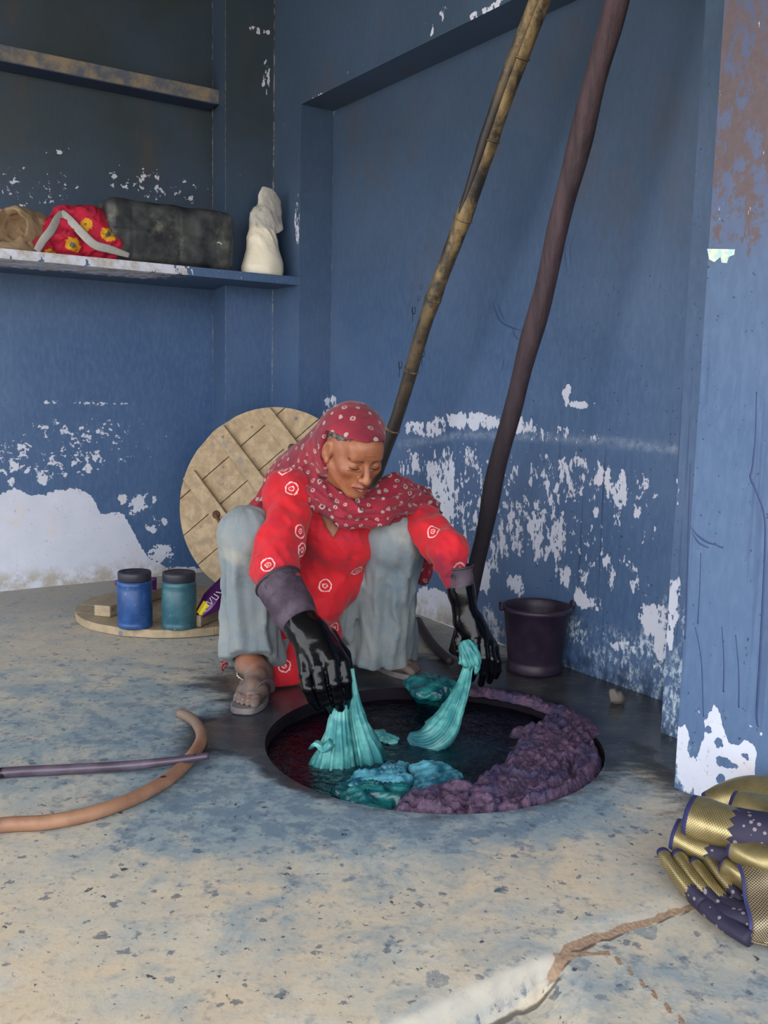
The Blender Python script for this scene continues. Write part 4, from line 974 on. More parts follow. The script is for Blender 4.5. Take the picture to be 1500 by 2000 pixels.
# burlap sack
s = shelf_sdf(.60, 1.02, 3.775, 4.14, 1.37, 1.66, .0055)
s.cone(q(75, 455, 3.96), q(30, 448, 3.90), .075, .085, .02); s.cone(q(75, 462, 3.95), q(120, 470, 3.98), .075, .055, .03); s.ell(q(15, 485, 3.87), (.12, .06, .032), None, .02); s.cone(q(75, 478, 3.9), q(20, 478, 3.9), .05, .05, .03)
s.cone(q(38, 446, 3.905), q(5, 440, 3.85), .060, .075, .008, op='s')
s.apply((.6, 3.7, 1.36), (1.05, 4.2, 1.72), lambda x, y, z: np.abs(fbm(x * 16 + z * 8, y * 14, z * 14, 27, 3) - .5) * .05 - .006, 'd')
v_, f_ = s.mesh(); v_[:, 2] = np.maximum(v_[:, 2], Z1 + .001)
m = M('burlap', .95); k = m.noise(9, 5); m.col(m.mix(m.step(k, .35, .68), S2L(168, 144, 114), S2L(140, 116, 90))); m.bump(m.f('ADD', m.wave(140, 1, axis='Z'), m.wave(140, 1, axis='X')), .35, .002)
tag(mk('burlap_sack', to_world(v_), f_, m.m), 'brown burlap sack with an open mouth beside the red cloth bundle', 'sack')

# ================================================================== FOLDED SARIS BY THE PILLAR
def sari_mat(name, gold_end, hem_end, body, lat, dens=1.0):
    m = M(name, .55); al, ar = m.at('along'), m.at('around')
    a = m.f('MULTIPLY', al, lat); b = m.f('MULTIPLY', ar, lat * .42)
    l1 = m.f('LESS_THAN', m.f('FRACT', m.f('ADD', a, b)), .22); l2_ = m.f('LESS_THAN', m.f('FRACT', m.f('SUBTRACT', a, b)), .22)
    latt = m.f('MAXIMUM', l1, l2_)
    gold = m.mix(m.noise(50, 3), S2L(150, 132, 86), S2L(204, 186, 134))
    goldc = m.mix(m.f('MULTIPLY', latt, .72), gold, S2L(62, 52, 56)) if dens > 0 else m.mix(latt, S2L(58, 52, 66), gold)
    d = m.voro(75); rnd = m.sep(m.voro(75, out='Color'))[0]
    spots = m.f('MULTIPLY', m.f('LESS_THAN', d, .26), m.f('GREATER_THAN', rnd, .35))
    fl_ = m.f('MULTIPLY', m.f('LESS_THAN', m.f('ABSOLUTE', m.f('SUBTRACT', m.voro(24), .30)), .05), m.f('GREATER_THAN', m.sep(m.voro(24, out='Color'))[1], 2.0))
    bodyc = m.mix(m.f('MAXIMUM', spots, fl_), body, S2L(128, 118, 124))
    saw = m.f('MULTIPLY', m.f('ABSOLUTE', m.f('SUBTRACT', m.f('FRACT', m.f('MULTIPLY', ar, 7)), .5)), .10)
    isg = m.f('LESS_THAN', al, m.f('ADD', gold_end, saw)); ish = m.f('LESS_THAN', al, hem_end)
    col = m.mix(isg, bodyc, goldc); col = m.mix(ish, col, S2L(42, 44, 92)); m.col(col)
    gm = m.f('MULTIPLY', isg, m.f('SUBTRACT', 1, ish)); s_ = m.f('MULTIPLY', gm, .75 if dens > 0 else .4); m.l(s_, m.b.inputs['Metallic'])
    m.rough(m.f('MULTIPLY_ADD', gm, -.32, .72)); m.bump(m.f('ADD', latt, m.noise(90, 3)), .25, .0015); return m.m
NAVY = S2L(38, 33, 58)
MAT_SARI_A = sari_mat('navy and gold sari, wide border', .38, .045, NAVY, 44)
MAT_SARI_B = sari_mat('navy and gold sari, pleat border', .72, .07, NAVY, 26)
MAT_SARI_C = sari_mat('navy and gold sari, end panel', 1.3, .0, NAVY, 24, -1)
MAT_SARI_D = sari_mat('navy and gold sari, all border', 1.2, .05, NAVY, 46)
m = M('navy hem', .7); m.col(m.mix(m.noise(40, 3), S2L(38, 40, 86), S2L(54, 56, 104))); MAT_HEM = m.m
def fold(parent, a, b, w, th, mat_, up=None, side=None, sag=0.0, wob=.06, seed=0, n=22, w2=None):
    a, b = np.asarray(a, float), np.asarray(b, float); rng = random.Random(seed); ph = rng.uniform(0, 6)
    d = norm(b - a); up = norm(V3(0, -.35, 1)) if up is None else norm(up); sv = norm(np.cross(d, up)) if side is None else norm(side - d * (d @ side))
    pts = [a + (b - a) * t + V3(0, 0, -sag * math.sin(math.pi * t)) + sv * .006 * math.sin(3 * t + ph) for t in np.linspace(0, 1, n)]
    w2 = w if w2 is None else w2
    return tube('fold', pts, [(w + (w2 - w) * t) * (.88 + .12 * min(1, t * 8)) for t in np.linspace(0, 1, n)], mat_, parent, 26, flat=th / w, ref=sv,
                rfun=lambda an, t: 1 + wob * math.sin(2 * an + 5 * t + ph) + .5 * wob * math.sin(5 * an - 9 * t + ph))
k = .00093
su = empty('folded_sari', G(1440, 1680), 'upper navy sari with wide gold border rolled by the pillar foot', 'sari', 'saris folded at the pillar foot')
fold(su, A(1385, 1580, 1.84), A(1560, 1556, 1.76), .045, .035, MAT_SARI_D, seed=5, sag=-.01)
fold(su, A(1432, 1578, 1.72), A(1590, 1612, 1.62), .036, .030, MAT_SARI_D, seed=6)
fold(su, A(1316, 1630, 1.70), A(1500, 1672, 1.62), .036, .028, MAT_SARI_A, seed=2, sag=.004)
fold(su, A(1346, 1588, 1.67), A(1575, 1650, 1.56), .044, .036, MAT_SARI_A, seed=1, sag=.0)
sl_ = empty('folded_sari', G(1400, 1740), 'lower navy sari in narrow gold-edged pleats on the floor', 'sari', 'saris folded at the pillar foot')
for i, (a, b, wd) in enumerate((((1299, 1668, 1.675), (1378, 1772, 1.555), .0105), ((1324, 1674, 1.665), (1412, 1776, 1.545), .0110), ((1357, 1690, 1.645), (1446, 1790, 1.53), .0110), ((1373, 1677, 1.66), (1462, 1770, 1.545), .0110), ((1398, 1686, 1.655), (1480, 1756, 1.55), .0095), ((1416, 1684, 1.66), (1490, 1738, 1.56), .0100), ((1420, 1706, 1.61), (1500, 1738, 1.55), .017))):
    pa, pb = A(*a), A(*b); fold(sl_, pa, pb, wd * 1.4, wd * 2.6, MAT_SARI_B, side=V3(.75, .2, .6), seed=10 + i, wob=.05)
for i, (a, b, wd) in enumerate((((1372, 1768, 1.55), (1470, 1838, 1.46), .017), ((1392, 1772, 1.545), (1500, 1810, 1.47), .020), ((1360, 1745, 1.60), (1480, 1790, 1.5), .022), ((1400, 1740, 1.62), (1520, 1770, 1.52), .030))):
    pa, pb = A(*a), A(*b); pa[2] = max(pa[2], .014); pb[2] = max(pb[2], .014)
    fold(sl_, pa, pb, wd, wd * .8, sari_mat('navy sari body', -1, -1, NAVY, 20) if i == 0 else bpy.data.materials['navy sari body'], seed=20 + i)
fold(sl_, A(1436, 1650, 1.60), A(1580, 1700, 1.50), .030, .024, MAT_SARI_D, seed=31)
# loose end panel falling over the pleats
nu, nv_ = 24, 30; vs_, al, ar = [], [], []
c00, c10, c01, c11 = A(1444, 1686, 1.575), A(1610, 1668, 1.50), A(1462, 1852, 1.462), A(1650, 1880, 1.36)
for i in range(nu + 1):
    for j in range(nv_ + 1):
        s_, t_ = i / nu, j / nv_; p = (c00 * (1 - s_) + c10 * s_) * (1 - t_) + (c01 * (1 - s_) + c11 * s_) * t_
        p = p + V3(0, -1, .5) * (.010 * math.sin(7 * s_ + 2 * t_) + .016 * math.sin(math.pi * t_) + .006 * math.sin(11 * t_ + 3 * s_)); p[2] = max(p[2], .006)
        vs_.append(p); al.append(s_ * 1.1 + .02); ar.append(t_ * 3)
idx = lambda i, j: i * (nv_ + 1) + j
pn = mk('end_panel', vs_, [(idx(i, j), idx(i + 1, j), idx(i + 1, j + 1), idx(i, j + 1)) for i in range(nu) for j in range(nv_)], MAT_SARI_C, sl_, True, {'along': al, 'around': ar})
md = pn.modifiers.new('thick', 'SOLIDIFY'); md.thickness = .003
tube('hem', [vs_[idx(0, j)] for j in range(0, nv_ + 1, 3)], .0065, MAT_HEM, sl_, 10, 30, flat=.5)
# ================================================================== THE WOMAN SQUATTING BEHIND THE VAT
# joints
_y, _p = math.radians(27), math.radians(28)
hf = V3(math.sin(_y) * math.cos(_p), -math.cos(_y) * math.cos(_p), -math.sin(_p))
hu = V3(math.sin(_y) * math.sin(_p), -math.cos(_y) * math.sin(_p), math.cos(_p))
hs = np.cross(hf, hu)                                   # her left
HM = np.array([hs, hf, hu]).T
HC = A(714, 908, 2.52) - .080 * hf
def hl(x, y, z): return HC + hs * x + hf * y + hu * z
def hloc(x, y, z):
    px, py, pz = x - HC[0], y - HC[1], z - HC[2]
    return px * hs[0] + py * hs[1] + pz * hs[2], px * hf[0] + py * hf[1] + pz * hf[2], px * hu[0] + py * hu[1] + pz * hu[2]
NB = A(672, 985, 2.80)
RS, LS = A(566, 966, 2.71), A(797, 1004, 2.83)
RE, LE = A(538, 1108, 2.51), A(876, 1076, 2.63)
RW, LW = A(598, 1232, 2.355), A(912, 1212, 2.60)
RH, LH = A(560, 1180, 2.95), A(680, 1190, 3.05)
RK, LK = A(482, 1042, 2.63), A(766, 1052, 2.79)
RA, LA = A(484, 1296, 2.69), A(738, 1262, 2.99)
PEL = (RH + LH) / 2; MID = V3(-.175, 2.87, .37); CHE = V3(-.135, 2.80, .475)
TF = norm(V3(.36, -.93, 0)); TR = norm(np.cross(TF, V3(0, 0, 1)))       # torso front, torso right (image left)
r_heel, r_toe = V3(-.350, 2.762, 0), V3(-.379, 2.518, 0)
l_heel, l_toe = G(716, 1296), G(832, 1331)
woman = empty('person', V3(-.15, 2.85, 0), 'person in a red headscarf, red tunic and grey trousers squatting with black gloves', 'person')

def foot_frame(heel, toe): f = norm(toe - heel); s_ = norm(np.cross(f, V3(0, 0, 1))); return f, s_      # s_ = right of the foot
def add_foot(s, heel, toe, big, ankle, k=.012, z0=.018):
    """big = +1 when the big toe lies on the right of the foot frame"""
    f, sd = foot_frame(heel, toe); c = lambda a, b, z: heel + f * a + sd * b * big + V3(0, 0, z + z0)
    s.ell(c(.032, 0, .030), (.030, .034, .032), k=.01)
    s.chain([c(.035, 0, .045), c(.10, .0, .044), c(.155, .004, .030), c(.185, .006, .020)], [.030, .030, .026, .018], .015)
    s.chain([c(.05, -.012, .022), c(.15, -.022, .016), c(.18, -.022, .013)], [.026, .022, .014], .012)
    s.chain([c(.05, .012, .025), c(.15, .022, .020), c(.185, .024, .016)], [.026, .022, .016], .012)
    s.chain([ankle, ankle * .5 + c(.05, 0, .06) * .5, c(.055, 0, .045)], [.034, .034, .034], .015)
    s.ell(ankle + sd * big * .026 + V3(0, 0, -.005), (.012, .014, .014), k=.012); s.ell(ankle - sd * big * .026 + V3(0, 0, -.012), (.012, .014, .014), k=.012)
    toes = ((.027, .178, .236, .0125, .0125), (.008, .182, .232, .0085, .0088), (-.008, .180, .225, .0082, .0084), (-.022, .174, .215, .0078, .0080), (-.034, .164, .202, .0074, .0076))
    for b, a0, a1, ra, rb in toes:
        s.chain([c(a0 - .015, b * .95, .014), c((a0 + a1) / 2, b * 1.03, .017), c(a1 - .012, b * 1.05, .011), c(a1 - .004, b * 1.05, .008)], [ra * .95, ra, rb, rb * .86], .0035)
    return c, toes

xs = axis_pts(-.47, .36, .011, [(-.445, -.295, .0026), (-.185, .025, .0021), (.03, .14, .004)])
ys = axis_pts(2.24, 3.22, .011, [(2.455, 2.70, .0021), (2.70, 2.76, .0034), (2.83, 2.92, .004)])
zs = axis_pts(-.01, .91, .010, [(.0, .10, .0026), (.575, .86, .0021)])
B = SDF(xs, ys, zs)
# trunk and limbs
B.chain([PEL, MID, CHE, NB], [.115, .108, .112, .060], .03)
B.cone(RH, LH, .10, .10, .03)
B.chain([CHE + V3(0, 0, .04), RS, RE, RW, RW + (RW - RE) * .25], [.07, .048, .038, .027, .022], .02)
B.chain([CHE + V3(0, 0, .04), LS, LE, LW, LW + (LW - LE) * .25], [.07, .048, .036, .026, .022], .02)
B.chain([RH, RK, RK * .6 + RA * .4, RA], [.078, .046, .041, .033], .015)
B.chain([LH, LK, LK * .6 + LA * .4, LA], [.078, .046, .041, .033], .015)
rc, rtoes = add_foot(B, r_heel, r_toe, -1, RA)
lc_, ltoes = add_foot(B, l_heel, l_toe, 1, LA)
B.chain([NB, NB * .5 + hl(0, -.03, -.075) * .5, hl(0, -.025, -.06)], [.062, .052, .055], .02)
# skull and face
B.ell(hl(0, -.014, .018), (.072, .092, .076), HM, .01)
B.ell(hl(0, .032, -.028), (.059, .055, .082), HM, .02)
for q in (-1, 1):
    B.cone(hl(.050 * q, -.004, -.048), hl(.014 * q, .060, -.096), .021, .018, .018)
    B.ell(hl(.040 * q, .054, -.024), (.021, .022, .018), HM, .018)          # cheekbone
B.ell(hl(0, .068, -.098), (.017, .015, .014), HM, .014)                      # chin
B.ell(hl(0, .064, -.066), (.030, .026, .026), HM, .014)                      # muzzle
B.cone(hl(-.034, .074, .019), hl(.034, .074, .019), .011, .011, .014)        # brow ridge
B.ell(hl(0, .058, .040), (.051, .036, .036), HM, .02)
for q in (-1, 1): B.ell(hl(.031 * q, .098, -.006), (.018, .018, .012), HM, .014, 's')      # sockets
for q in (-1, 1):
    B.ell(hl(.031 * q, .0705, -.004), (.0155, .0150, .0125), HM, .003)      # lowered lids
    B.cone(hl(.018 * q, .083, -.0155), hl(.043 * q, .077, -.0145), .0042, .0042, .005)      # lower lid pouch
    B.cone(hl(.022 * q, .0925, -.0215), hl(.046 * q, .080, -.020), .0016, .0016, .004, 's')
B.cone(hl(0, .085, .014), hl(0, .106, -.028), .0075, .0095, .010)            # nose bridge
B.ell(hl(0, .1085, -.0355), (.0120, .0115, .0105), HM, .007)
for q in (-1, 1):
    B.ell(hl(.0125 * q, .0965, -.0385), (.0085, .0100, .0080), HM, .005)
    B.ell(hl(.0062 * q, .1045, -.0475), (.0036, .005, .003), HM, .002, 's')
    B.cone(hl(.019 * q, .094, -.040), hl(.031 * q, .081, -.066), .0022, .0018, .006, 's')   # fold beside the mouth
B.cone(hl(0, .0985, -.052), hl(0, .0975, -.058), .0030, .0030, .004, 's')
for q in (-1, 1):
    B.cone(hl(0, .0935, -.0625), hl(.022 * q, .0825, -.0670), .0056, .0030, .004)           # lips
    B.cone(hl(0, .0925, -.0735), hl(.021 * q, .0820, -.0695), .0064, .0030, .004)
    B.cone(hl(0, .1010, -.0678), hl(.024 * q, .0880, -.0685), .0016, .0016, .0025, 's')
B.cone(hl(-.012, .0915, -.0835), hl(.012, .0915, -.0835), .0034, .0034, .006, 's')          # hollow under the lip
for q in (-1, 1):                                                                            # ears
    EM = HM @ np.array(Matrix.Rotation(math.radians(18) * q, 3, 'Z')) @ np.array(Matrix.Rotation(math.radians(-12), 3, 'X'))
    B.ell(hl(.0745 * q, -.012, -.010), (.0075, .0195, .0330), EM, .004)
    B.ell(hl(.0835 * q, -.006, -.004), (.0065, .0105, .0190), EM, .004, 's')
    B.ell(hl(.0745 * q, -.004, -.036), (.0065, .009, .0100), HM, .005)
for zz in (.030, .040, .050): B.cone(hl(-.03, .0945, zz), hl(.03, .0945, zz + .002), .0011, .0011, .003, 's')
bv, bf = B.mesh()
x_, y_, z_ = hloc(bv[:, 0], bv[:, 1], bv[:, 2]); onh = np.abs(z_) < .13
seg = lambda a, b: (lambda d, L: np.linalg.norm(bv - a - np.clip((bv - a) @ d / L, 0, 1)[:, None] * d, axis=1))(b - a, (b - a) @ (b - a))
lip = np.full(len(bv), 1.); brow = lip.copy(); lash = lip.copy(); crease = lip.copy()
for q in (-1, 1):
    lip = np.minimum(lip, np.minimum(seg(hl(0, .099, -.0625), hl(.020 * q, .086, -.0665)), seg(hl(0, .099, -.0735), hl(.019 * q, .086, -.070))))
    crease = np.minimum(crease, seg(hl(0, .098, -.0678), hl(.025 * q, .085, -.0685)))
    brow = np.minimum(brow, np.minimum(seg(hl(.014 * q, .089, .0150), hl(.032 * q, .084, .0200)), seg(hl(.032 * q, .084, .0200), hl(.050 * q, .068, .0140))))
    lash = np.minimum(lash, np.minimum(seg(hl(.017 * q, .082, -.0110), hl(.031 * q, .086, -.0130)), seg(hl(.031 * q, .086, -.0130), hl(.046 * q, .077, -.0095))))
dust = 1 - ss(bv[:, 2], .06, .15)
m = M('skin', .48); 
k = m.noise(26, 5, .6); col = m.mix(m.step(k, .3, .7), S2L(166, 106, 76), S2L(140, 84, 58))
col = m.mix(m.step(m.at('lip'), .0085, .004), col, S2L(150, 86, 72)); col = m.mix(m.step(m.at('crease'), .0028, .001), col, S2L(78, 42, 38))
col = m.mix(m.f('MULTIPLY', m.step(m.at('brow'), .0056, .0016), m.f('MULTIPLY_ADD', m.noise(420, 2), .6, .55, clamp=True)), col, S2L(40, 30, 30))
col = m.mix(m.step(m.at('lash'), .0030, .0012), col, S2L(34, 20, 20))
col = m.mix(m.f('MULTIPLY', m.at('dust'), m.step(m.noise(45, 5, .65), .22, .52)), col, m.mix(m.noise(50, 4), S2L(128, 112, 104), S2L(74, 66, 68)))
m.col(col); m.rough(m.f('MULTIPLY_ADD', m.at('dust'), .25, .46)); m.bump(m.f('ADD', m.noise(260, 3, .6), m.f('MULTIPLY', k, .6)), .22, .0016); MAT_SKIN = m.m
body = mk('body', bv, bf, MAT_SKIN, woman, True, dict(lip=lip, brow=brow, lash=lash, crease=crease, dust=dust)); body['label'] = 'brown skin of the lined face and dusty feet'
# toenails and a toe ring
m = M('nail', .35); m.col(S2L(150, 138, 132)); MAT_NAIL = m.m
for b, a0, a1, ra, rb in rtoes:
    c = rc(a1 - .010, b * 1.05, .011 + rb * .72); f, sd = foot_frame(r_heel, r_toe)
    bm = bmesh.new(); bmesh.ops.create_uvsphere(bm, u_segments=10, v_segments=6, radius=1)
    for v in bm.verts: v.co = Vector(c + f * v.co.x * rb * .62 + sd * v.co.y * rb * .62 + V3(0, 0, 1) * v.co.z * .0022)
    from_bm('toenail', bm, MAT_NAIL, body, True)
m = M('silver', .25, .9); m.col(m.mix(m.noise(200, 2), S2L(206, 200, 190), S2L(140, 134, 126))); MAT_SILVER = m.m
c = rc(.205, .008 * 1.03, .016); f, sd = foot_frame(r_heel, r_toe)
tube('toe_ring', [c + sd * math.cos(t) * .0095 + V3(0, 0, 1) * math.sin(t) * .0095 for t in np.linspace(0, 2 * math.pi, 17)], .0014, MAT_SILVER, woman, 6)
# anklet of silver links
ac = A(491, 1316, 2.695)
an = empty('anklet', ac); an.parent = woman; an.matrix_parent_inverse = woman.matrix_world.inverted()
bm = bmesh.new()
for i in range(34):
    t = 2 * math.pi * i / 34; p = ac + V3(math.cos(t) * .0405, math.sin(t) * .047, .004 * math.sin(t * 2) - .010 * math.sin(t) * -1)
    r_ = bmesh.ops.create_uvsphere(bm, u_segments=8, v_segments=6, radius=.0046 if i % 2 else .0036)
    for v in r_['verts']: v.co = v.co + Vector(p)
from_bm('anklet_beads', bm, MAT_SILVER, an, True)
# ---- hair under the scarf
s = SDF(np.arange(-.21, .06, .003), np.arange(2.44, 2.76, .003), np.arange(.56, .89, .003))
s.ell(hl(0, -.014, .018), (.0745, .0945, .0785), HM, .01); s.ell(hl(0, .054, .042), (.053, .040, .034), HM, .02)
def cut(x, y, z):
    a, b, c = hloc(x, y, z); n = (fbm(x * 120, y * 120, z * 60, 5, 2) - .5) * .012
    return np.minimum(.95 * (.054 - .018 * ss(np.abs(a), .040, .060) + .24 * b + n - c), b + .024)
s.apply((-.3, 2.3, .5), (.2, 2.9, 1), cut, 'i'); v_, f_ = s.mesh()
m = M('greying hair', .5); m.col(m.mix(m.step(m.noise(60, 4, .6, m.vec((1, 1, 1))), .42, .62), S2L(44, 38, 38), S2L(112, 106, 104))); m.bump(m.noise(240, 3, .6), .4, .002)
mk('hair', v_, f_, m.m, woman)

# ---- red tunic
s = SDF(np.arange(-.50, .36, .0062), np.arange(2.36, 3.24, .0062), np.arange(-.005, .74, .0062))
s.chain([PEL + V3(0, 0, .02), MID, CHE], [.140, .128, .128], .04)
s.cone(CHE, NB - V3(0, 0, .01), .118, .070, .03)
wr = lambda n, a: (lambda an, t: a * np.sin(n * t * 6.283 + 1.5 * np.sin(an * 2)) * (.3 + .7 * t) + .003 * np.sin(an * 5 + t * 9))
s.cone(CHE + V3(0, 0, .055), RS, .085, .066, .03); s.cone(CHE + V3(0, 0, .045), LS, .085, .062, .03)
REx, LEx = RE + (RW - RE) * .42, LE + (LW - LE) * .40
s.cone(RS, RE, .066, .057, .02, ripple=wr(3, .0028)); s.cone(RE, REx, .057, .044, .012, ripple=wr(3, .003))
s.cone(LS, LE, .064, .050, .02, ripple=wr(4, .0028)); s.cone(LE, LEx, .049, .032, .012, ripple=wr(3, .003))
s.cone(MID + TF * .04, A(628, 1180, 2.74), .100, .060, .04)                          # lap
s.cone(A(628, 1180, 2.74), A(648, 1285, 2.80), .050, .024, .02, flat=(TF, 2.0))      # strip falling between the knees
s.cone(A(590, 1200, 2.84), A(560, 1318, 2.79), .07, .062, .03, flat=(TF, 2.6))       # tail between the feet
s.cone(A(450, 1150, 2.96), A(416, 1290, 2.87), .055, .046, .03, flat=((.3, -1, 0), 2.2))   # tail behind the right leg
s.cone(PEL, A(476, 1150, 3.02), .12, .07, .03)
s.apply((-.6, 2.3, -.1), (.4, 3.3, .8), lambda x, y, z: (fbm(x * 13, y * 13, z * 7, 33, 3) - .5) * .024 + np.abs(fbm(x * 17 + z * 14, y * 17, z * 10 - x * 8, 35, 3) - .5) * .040 - .008, 'd')
NZ = A(649, 1050, 2.68)
def vneck(x, y, z):
    a = (x - NZ[0]) * TR[0] + (y - NZ[1]) * TR[1] + .25 * (z - NZ[2]) * 0; h = z - NZ[2]
    w = np.maximum(np.abs(a + .10 * h) - .55 * h - .002, h - .14) * .85
    fr_ = .02 - ((x - CHE[0]) * TF[0] + (y - CHE[1]) * TF[1])
    dd_ = np.maximum(w, fr_)
    return dd_
s.apply(NZ - .2, NZ + .2, vneck, 's', .002)
s.apply((-.6, 2.3, -.1), (.4, 3.3, .8), lambda x, y, z: .004 - z, 'i')
kv, kf = s.mesh()
def pick(verts, px, py, tol=5):
    d = verts - C0; zf = d @ _F; X_ = 750 + FPX * (d @ _X) / zf; Y_ = 1000 - FPX * (d @ _U) / zf
    r = np.hypot(X_ - px, Y_ - py); c = np.where(r < max(tol, r.min() + 1))[0]; return verts[c[np.argmin(zf[c])]]
rings = [pick(kv, *q) for q in ((569, 951), (843, 1034), (520, 1101), (594, 1072), (636, 1142), (592, 1036), (555, 915), (700, 1120), (560, 1300), (430, 1240), (655, 1230), (900, 1110))]
rng = np.random.default_rng(5)
for i in rng.permutation(len(kv)):
    if len(rings) > 46: break
    if min(np.linalg.norm(kv[i] - r) for r in rings) > .095 and kv[i][1] > 2.80: rings.append(kv[i])
rd = np.min([np.linalg.norm(kv - r, axis=1) for r in rings], axis=0)
arm = np.minimum(np.linalg.norm(kv - REx, axis=1), np.linalg.norm(kv - LEx, axis=1))
m = M('red tie-dyed cotton', .8); m.sheen(.15)
k = m.noise(8, 5, .6); col = m.mix(m.step(k, .35, .7), S2L(206, 16, 34), S2L(178, 12, 36))
col = m.mix(m.f('MULTIPLY', m.step(m.noise(16, 5, .65), .56, .68), .55), col, S2L(150, 20, 66))
col = m.mix(m.f('MULTIPLY', m.step(m.noise(11, 6, .7), .66, .74), .5), col, S2L(200, 66, 128))
d = m.f('ADD', m.at('ring'), m.f('MULTIPLY', m.f('SUBTRACT', m.noise(95, 3), .5), .010))
band = lambda lo, hi: m.f('MULTIPLY', m.f('GREATER_THAN', d, lo), m.f('LESS_THAN', d, hi))
rg = m.f('ADD', m.f('ADD', band(.0165, .0205), band(.0055, .0085)), band(0, .0018), clamp=True)
col = m.mix(m.f('MULTIPLY', rg, m.step(m.noise(150, 2), .30, .42)), col, S2L(238, 190, 186))
col = m.mix(m.f('MULTIPLY', m.step(m.at('arm'), .11, .05), .55), col, S2L(84, 20, 48))
m.col(col); m.bump(m.f('ADD', m.noise(300, 2), m.f('MULTIPLY', m.noise(40, 4), 1.2)), .25, .0025); MAT_TUNIC = m.m
tun = mk('tunic', kv, kf, MAT_TUNIC, woman, True, dict(ring=rd, arm=arm)); tun['label'] = 'red tunic with white tie-dyed rings'

# ---- grey trousers
s = SDF(np.arange(-.50, .20, .0062), np.arange(2.48, 3.24, .0062), np.arange(-.005, .60, .0062))
fo = lambda n, a, ph: (lambda an, t: a * (np.sin(n * an + ph + 1.2 * np.sin(3 * t)) + .5 * np.sin((2 * n + 1) * an - 2 * t + ph)) * (.45 + .55 * t))
RHm, LHm = A(492, 1290, 2.71), A(744, 1282, 2.95)
s.cone(RH, LH, .125, .125, .03)
s.cone(RH, RK, .112, .070, .03); s.cone(LH, LK, .120, .086, .03)
s.cone(RK, RHm, .068, .086, .03, ripple=fo(6, .0080, .4)); s.cone(LK, LHm, .084, .098, .03, ripple=fo(6, .0110, 1.7))
s.cone(RH, A(530, 1272, 2.80), .09, .046, .03, ripple=fo(5, .010, 2)); s.cone(LH * .6 + LK * .4, A(700, 1268, 2.94), .10, .062, .03, ripple=fo(6, .011, 3))
s.cone(A(690, 1130, 2.82), A(668, 1230, 2.86), .05, .035, .03, ripple=fo(5, .008, 1))
def tf(x, y, z):
    return (np.abs(fbm(x * 19 + z * 3, y * 19, z * 4.5, 63, 2) - .5)) * .060 * (1 - ss(z, .33, .43)) * (.45 + .55 * ss(z, .10, .24)) + (fbm(x * 9, y * 9, z * 8, 65, 2) - .5) * .020 - .008
s.apply((-.6, 2.4, -.1), (.3, 3.3, .7), tf, 'd')
# gathers at the knees and open hems
s.cone(RK * .35 + RHm * .65, RHm - V3(0, .01, .09), .042, .062, .006, 's'); s.cone(LK * .2 + LHm * .8, LHm - V3(0, .01, .09), .060, .078, .006, 's')
def hem(x, y, z):
    n = (fbm(x * 12, y * 12, x * 0, 71, 2) - .5) * .016
    zr = .150 - (y - 2.62) * .62; zl = .036 + (y - 2.86) * -.10
    w = ss(x, -.24, -.16); return (zr * (1 - w) + zl * w + n) - z
s.apply((-.6, 2.4, -.1), (.3, 3.3, .4), hem, 'i')
tv, tfc = s.mesh()
m = M('grey cotton', .85); m.sheen(.1)
k = m.noise(6, 5, .62); col = m.mix(m.step(k, .34, .68), S2L(116, 128, 136), S2L(138, 142, 142)); col = m.mix(m.f('MULTIPLY', m.step(m.noise(11, 6, .68), .54, .68), .65), col, S2L(92, 116, 134))
col = m.mix(m.f('MULTIPLY', m.step(m.noise(5, 4), .56, .66), .5), col, S2L(172, 168, 156)); m.col(col); m.bump(m.f('ADD', m.f('MULTIPLY', m.noise(320, 2), .25), m.f('ADD', m.noise(26, 5, .6, m.vec((1, 1, .22))), m.f('MULTIPLY', m.noise(50, 4), .4))), .55, .006)
tr = mk('trousers', tv, tfc, m.m, woman); tr['label'] = 'baggy faded grey cotton trousers'

# ---- headscarf
s = SDF(np.arange(-.46, .22, .0041), np.arange(2.44, 3.02, .0041), np.arange(.24, .90, .0041))
s.ell(hl(0, -.018, .016), (.0815, .1020, .0850), HM, .01)
s.ell(hl(0, .046, .046), (.062, .056, .042), HM, .03)
s.cone(hl(0, -.05, .0), NB + V3(-.02, .07, .06), .088, .085, .03, ripple=lambda an, t: .004 * np.sin(9 * an))
D1, D2 = A(572, 930, 2.86), A(508, 1000, 2.86)
s.cone(hl(-.018, -.050, .018), D1, .078, .056, .04, ripple=lambda an, t: .005 * np.sin(6 * an + 2) * t)
s.cone(hl(-.005, -.060, .030), A(548, 945, 2.90), .060, .050, .04)
s.cone(D1, D2, .052, .030, .03, ripple=lambda an, t: .006 * np.sin(6 * an + 2))
s.cone(D2, A(497, 1030, 2.88), .032, .016, .02)
s.apply(HC - .17, HC + .17, lambda x, y, z: (lambda a, b, c: np.maximum(np.minimum(.95 * (.050 + .26 * b - c), b + .032), -.5))(*hloc(x, y, z)) * 1.0, 'i')
rp = lambda n, a, p: (lambda an, t: a * np.sin(n * an + p) + .5 * a * np.sin((n * 2 + 1) * an + 2 * p + 2 * t))
W = [(566, 930, 2.86, .052), (598, 930, 2.75, .050), (630, 968, 2.675, .043), (678, 1000, 2.645, .040), (735, 996, 2.675, .044), (782, 978, 2.76, .054), (818, 992, 2.83, .052), (838, 1022, 2.90, .040)]
wp = [A(a, b, c) for a, b, c, r in W]; wr_ = [q[3] for q in W]
for i in range(len(W) - 1): s.cone(wp[i], wp[i + 1], wr_[i], wr_[i + 1], .012, ripple=rp(7, .0085, .6))
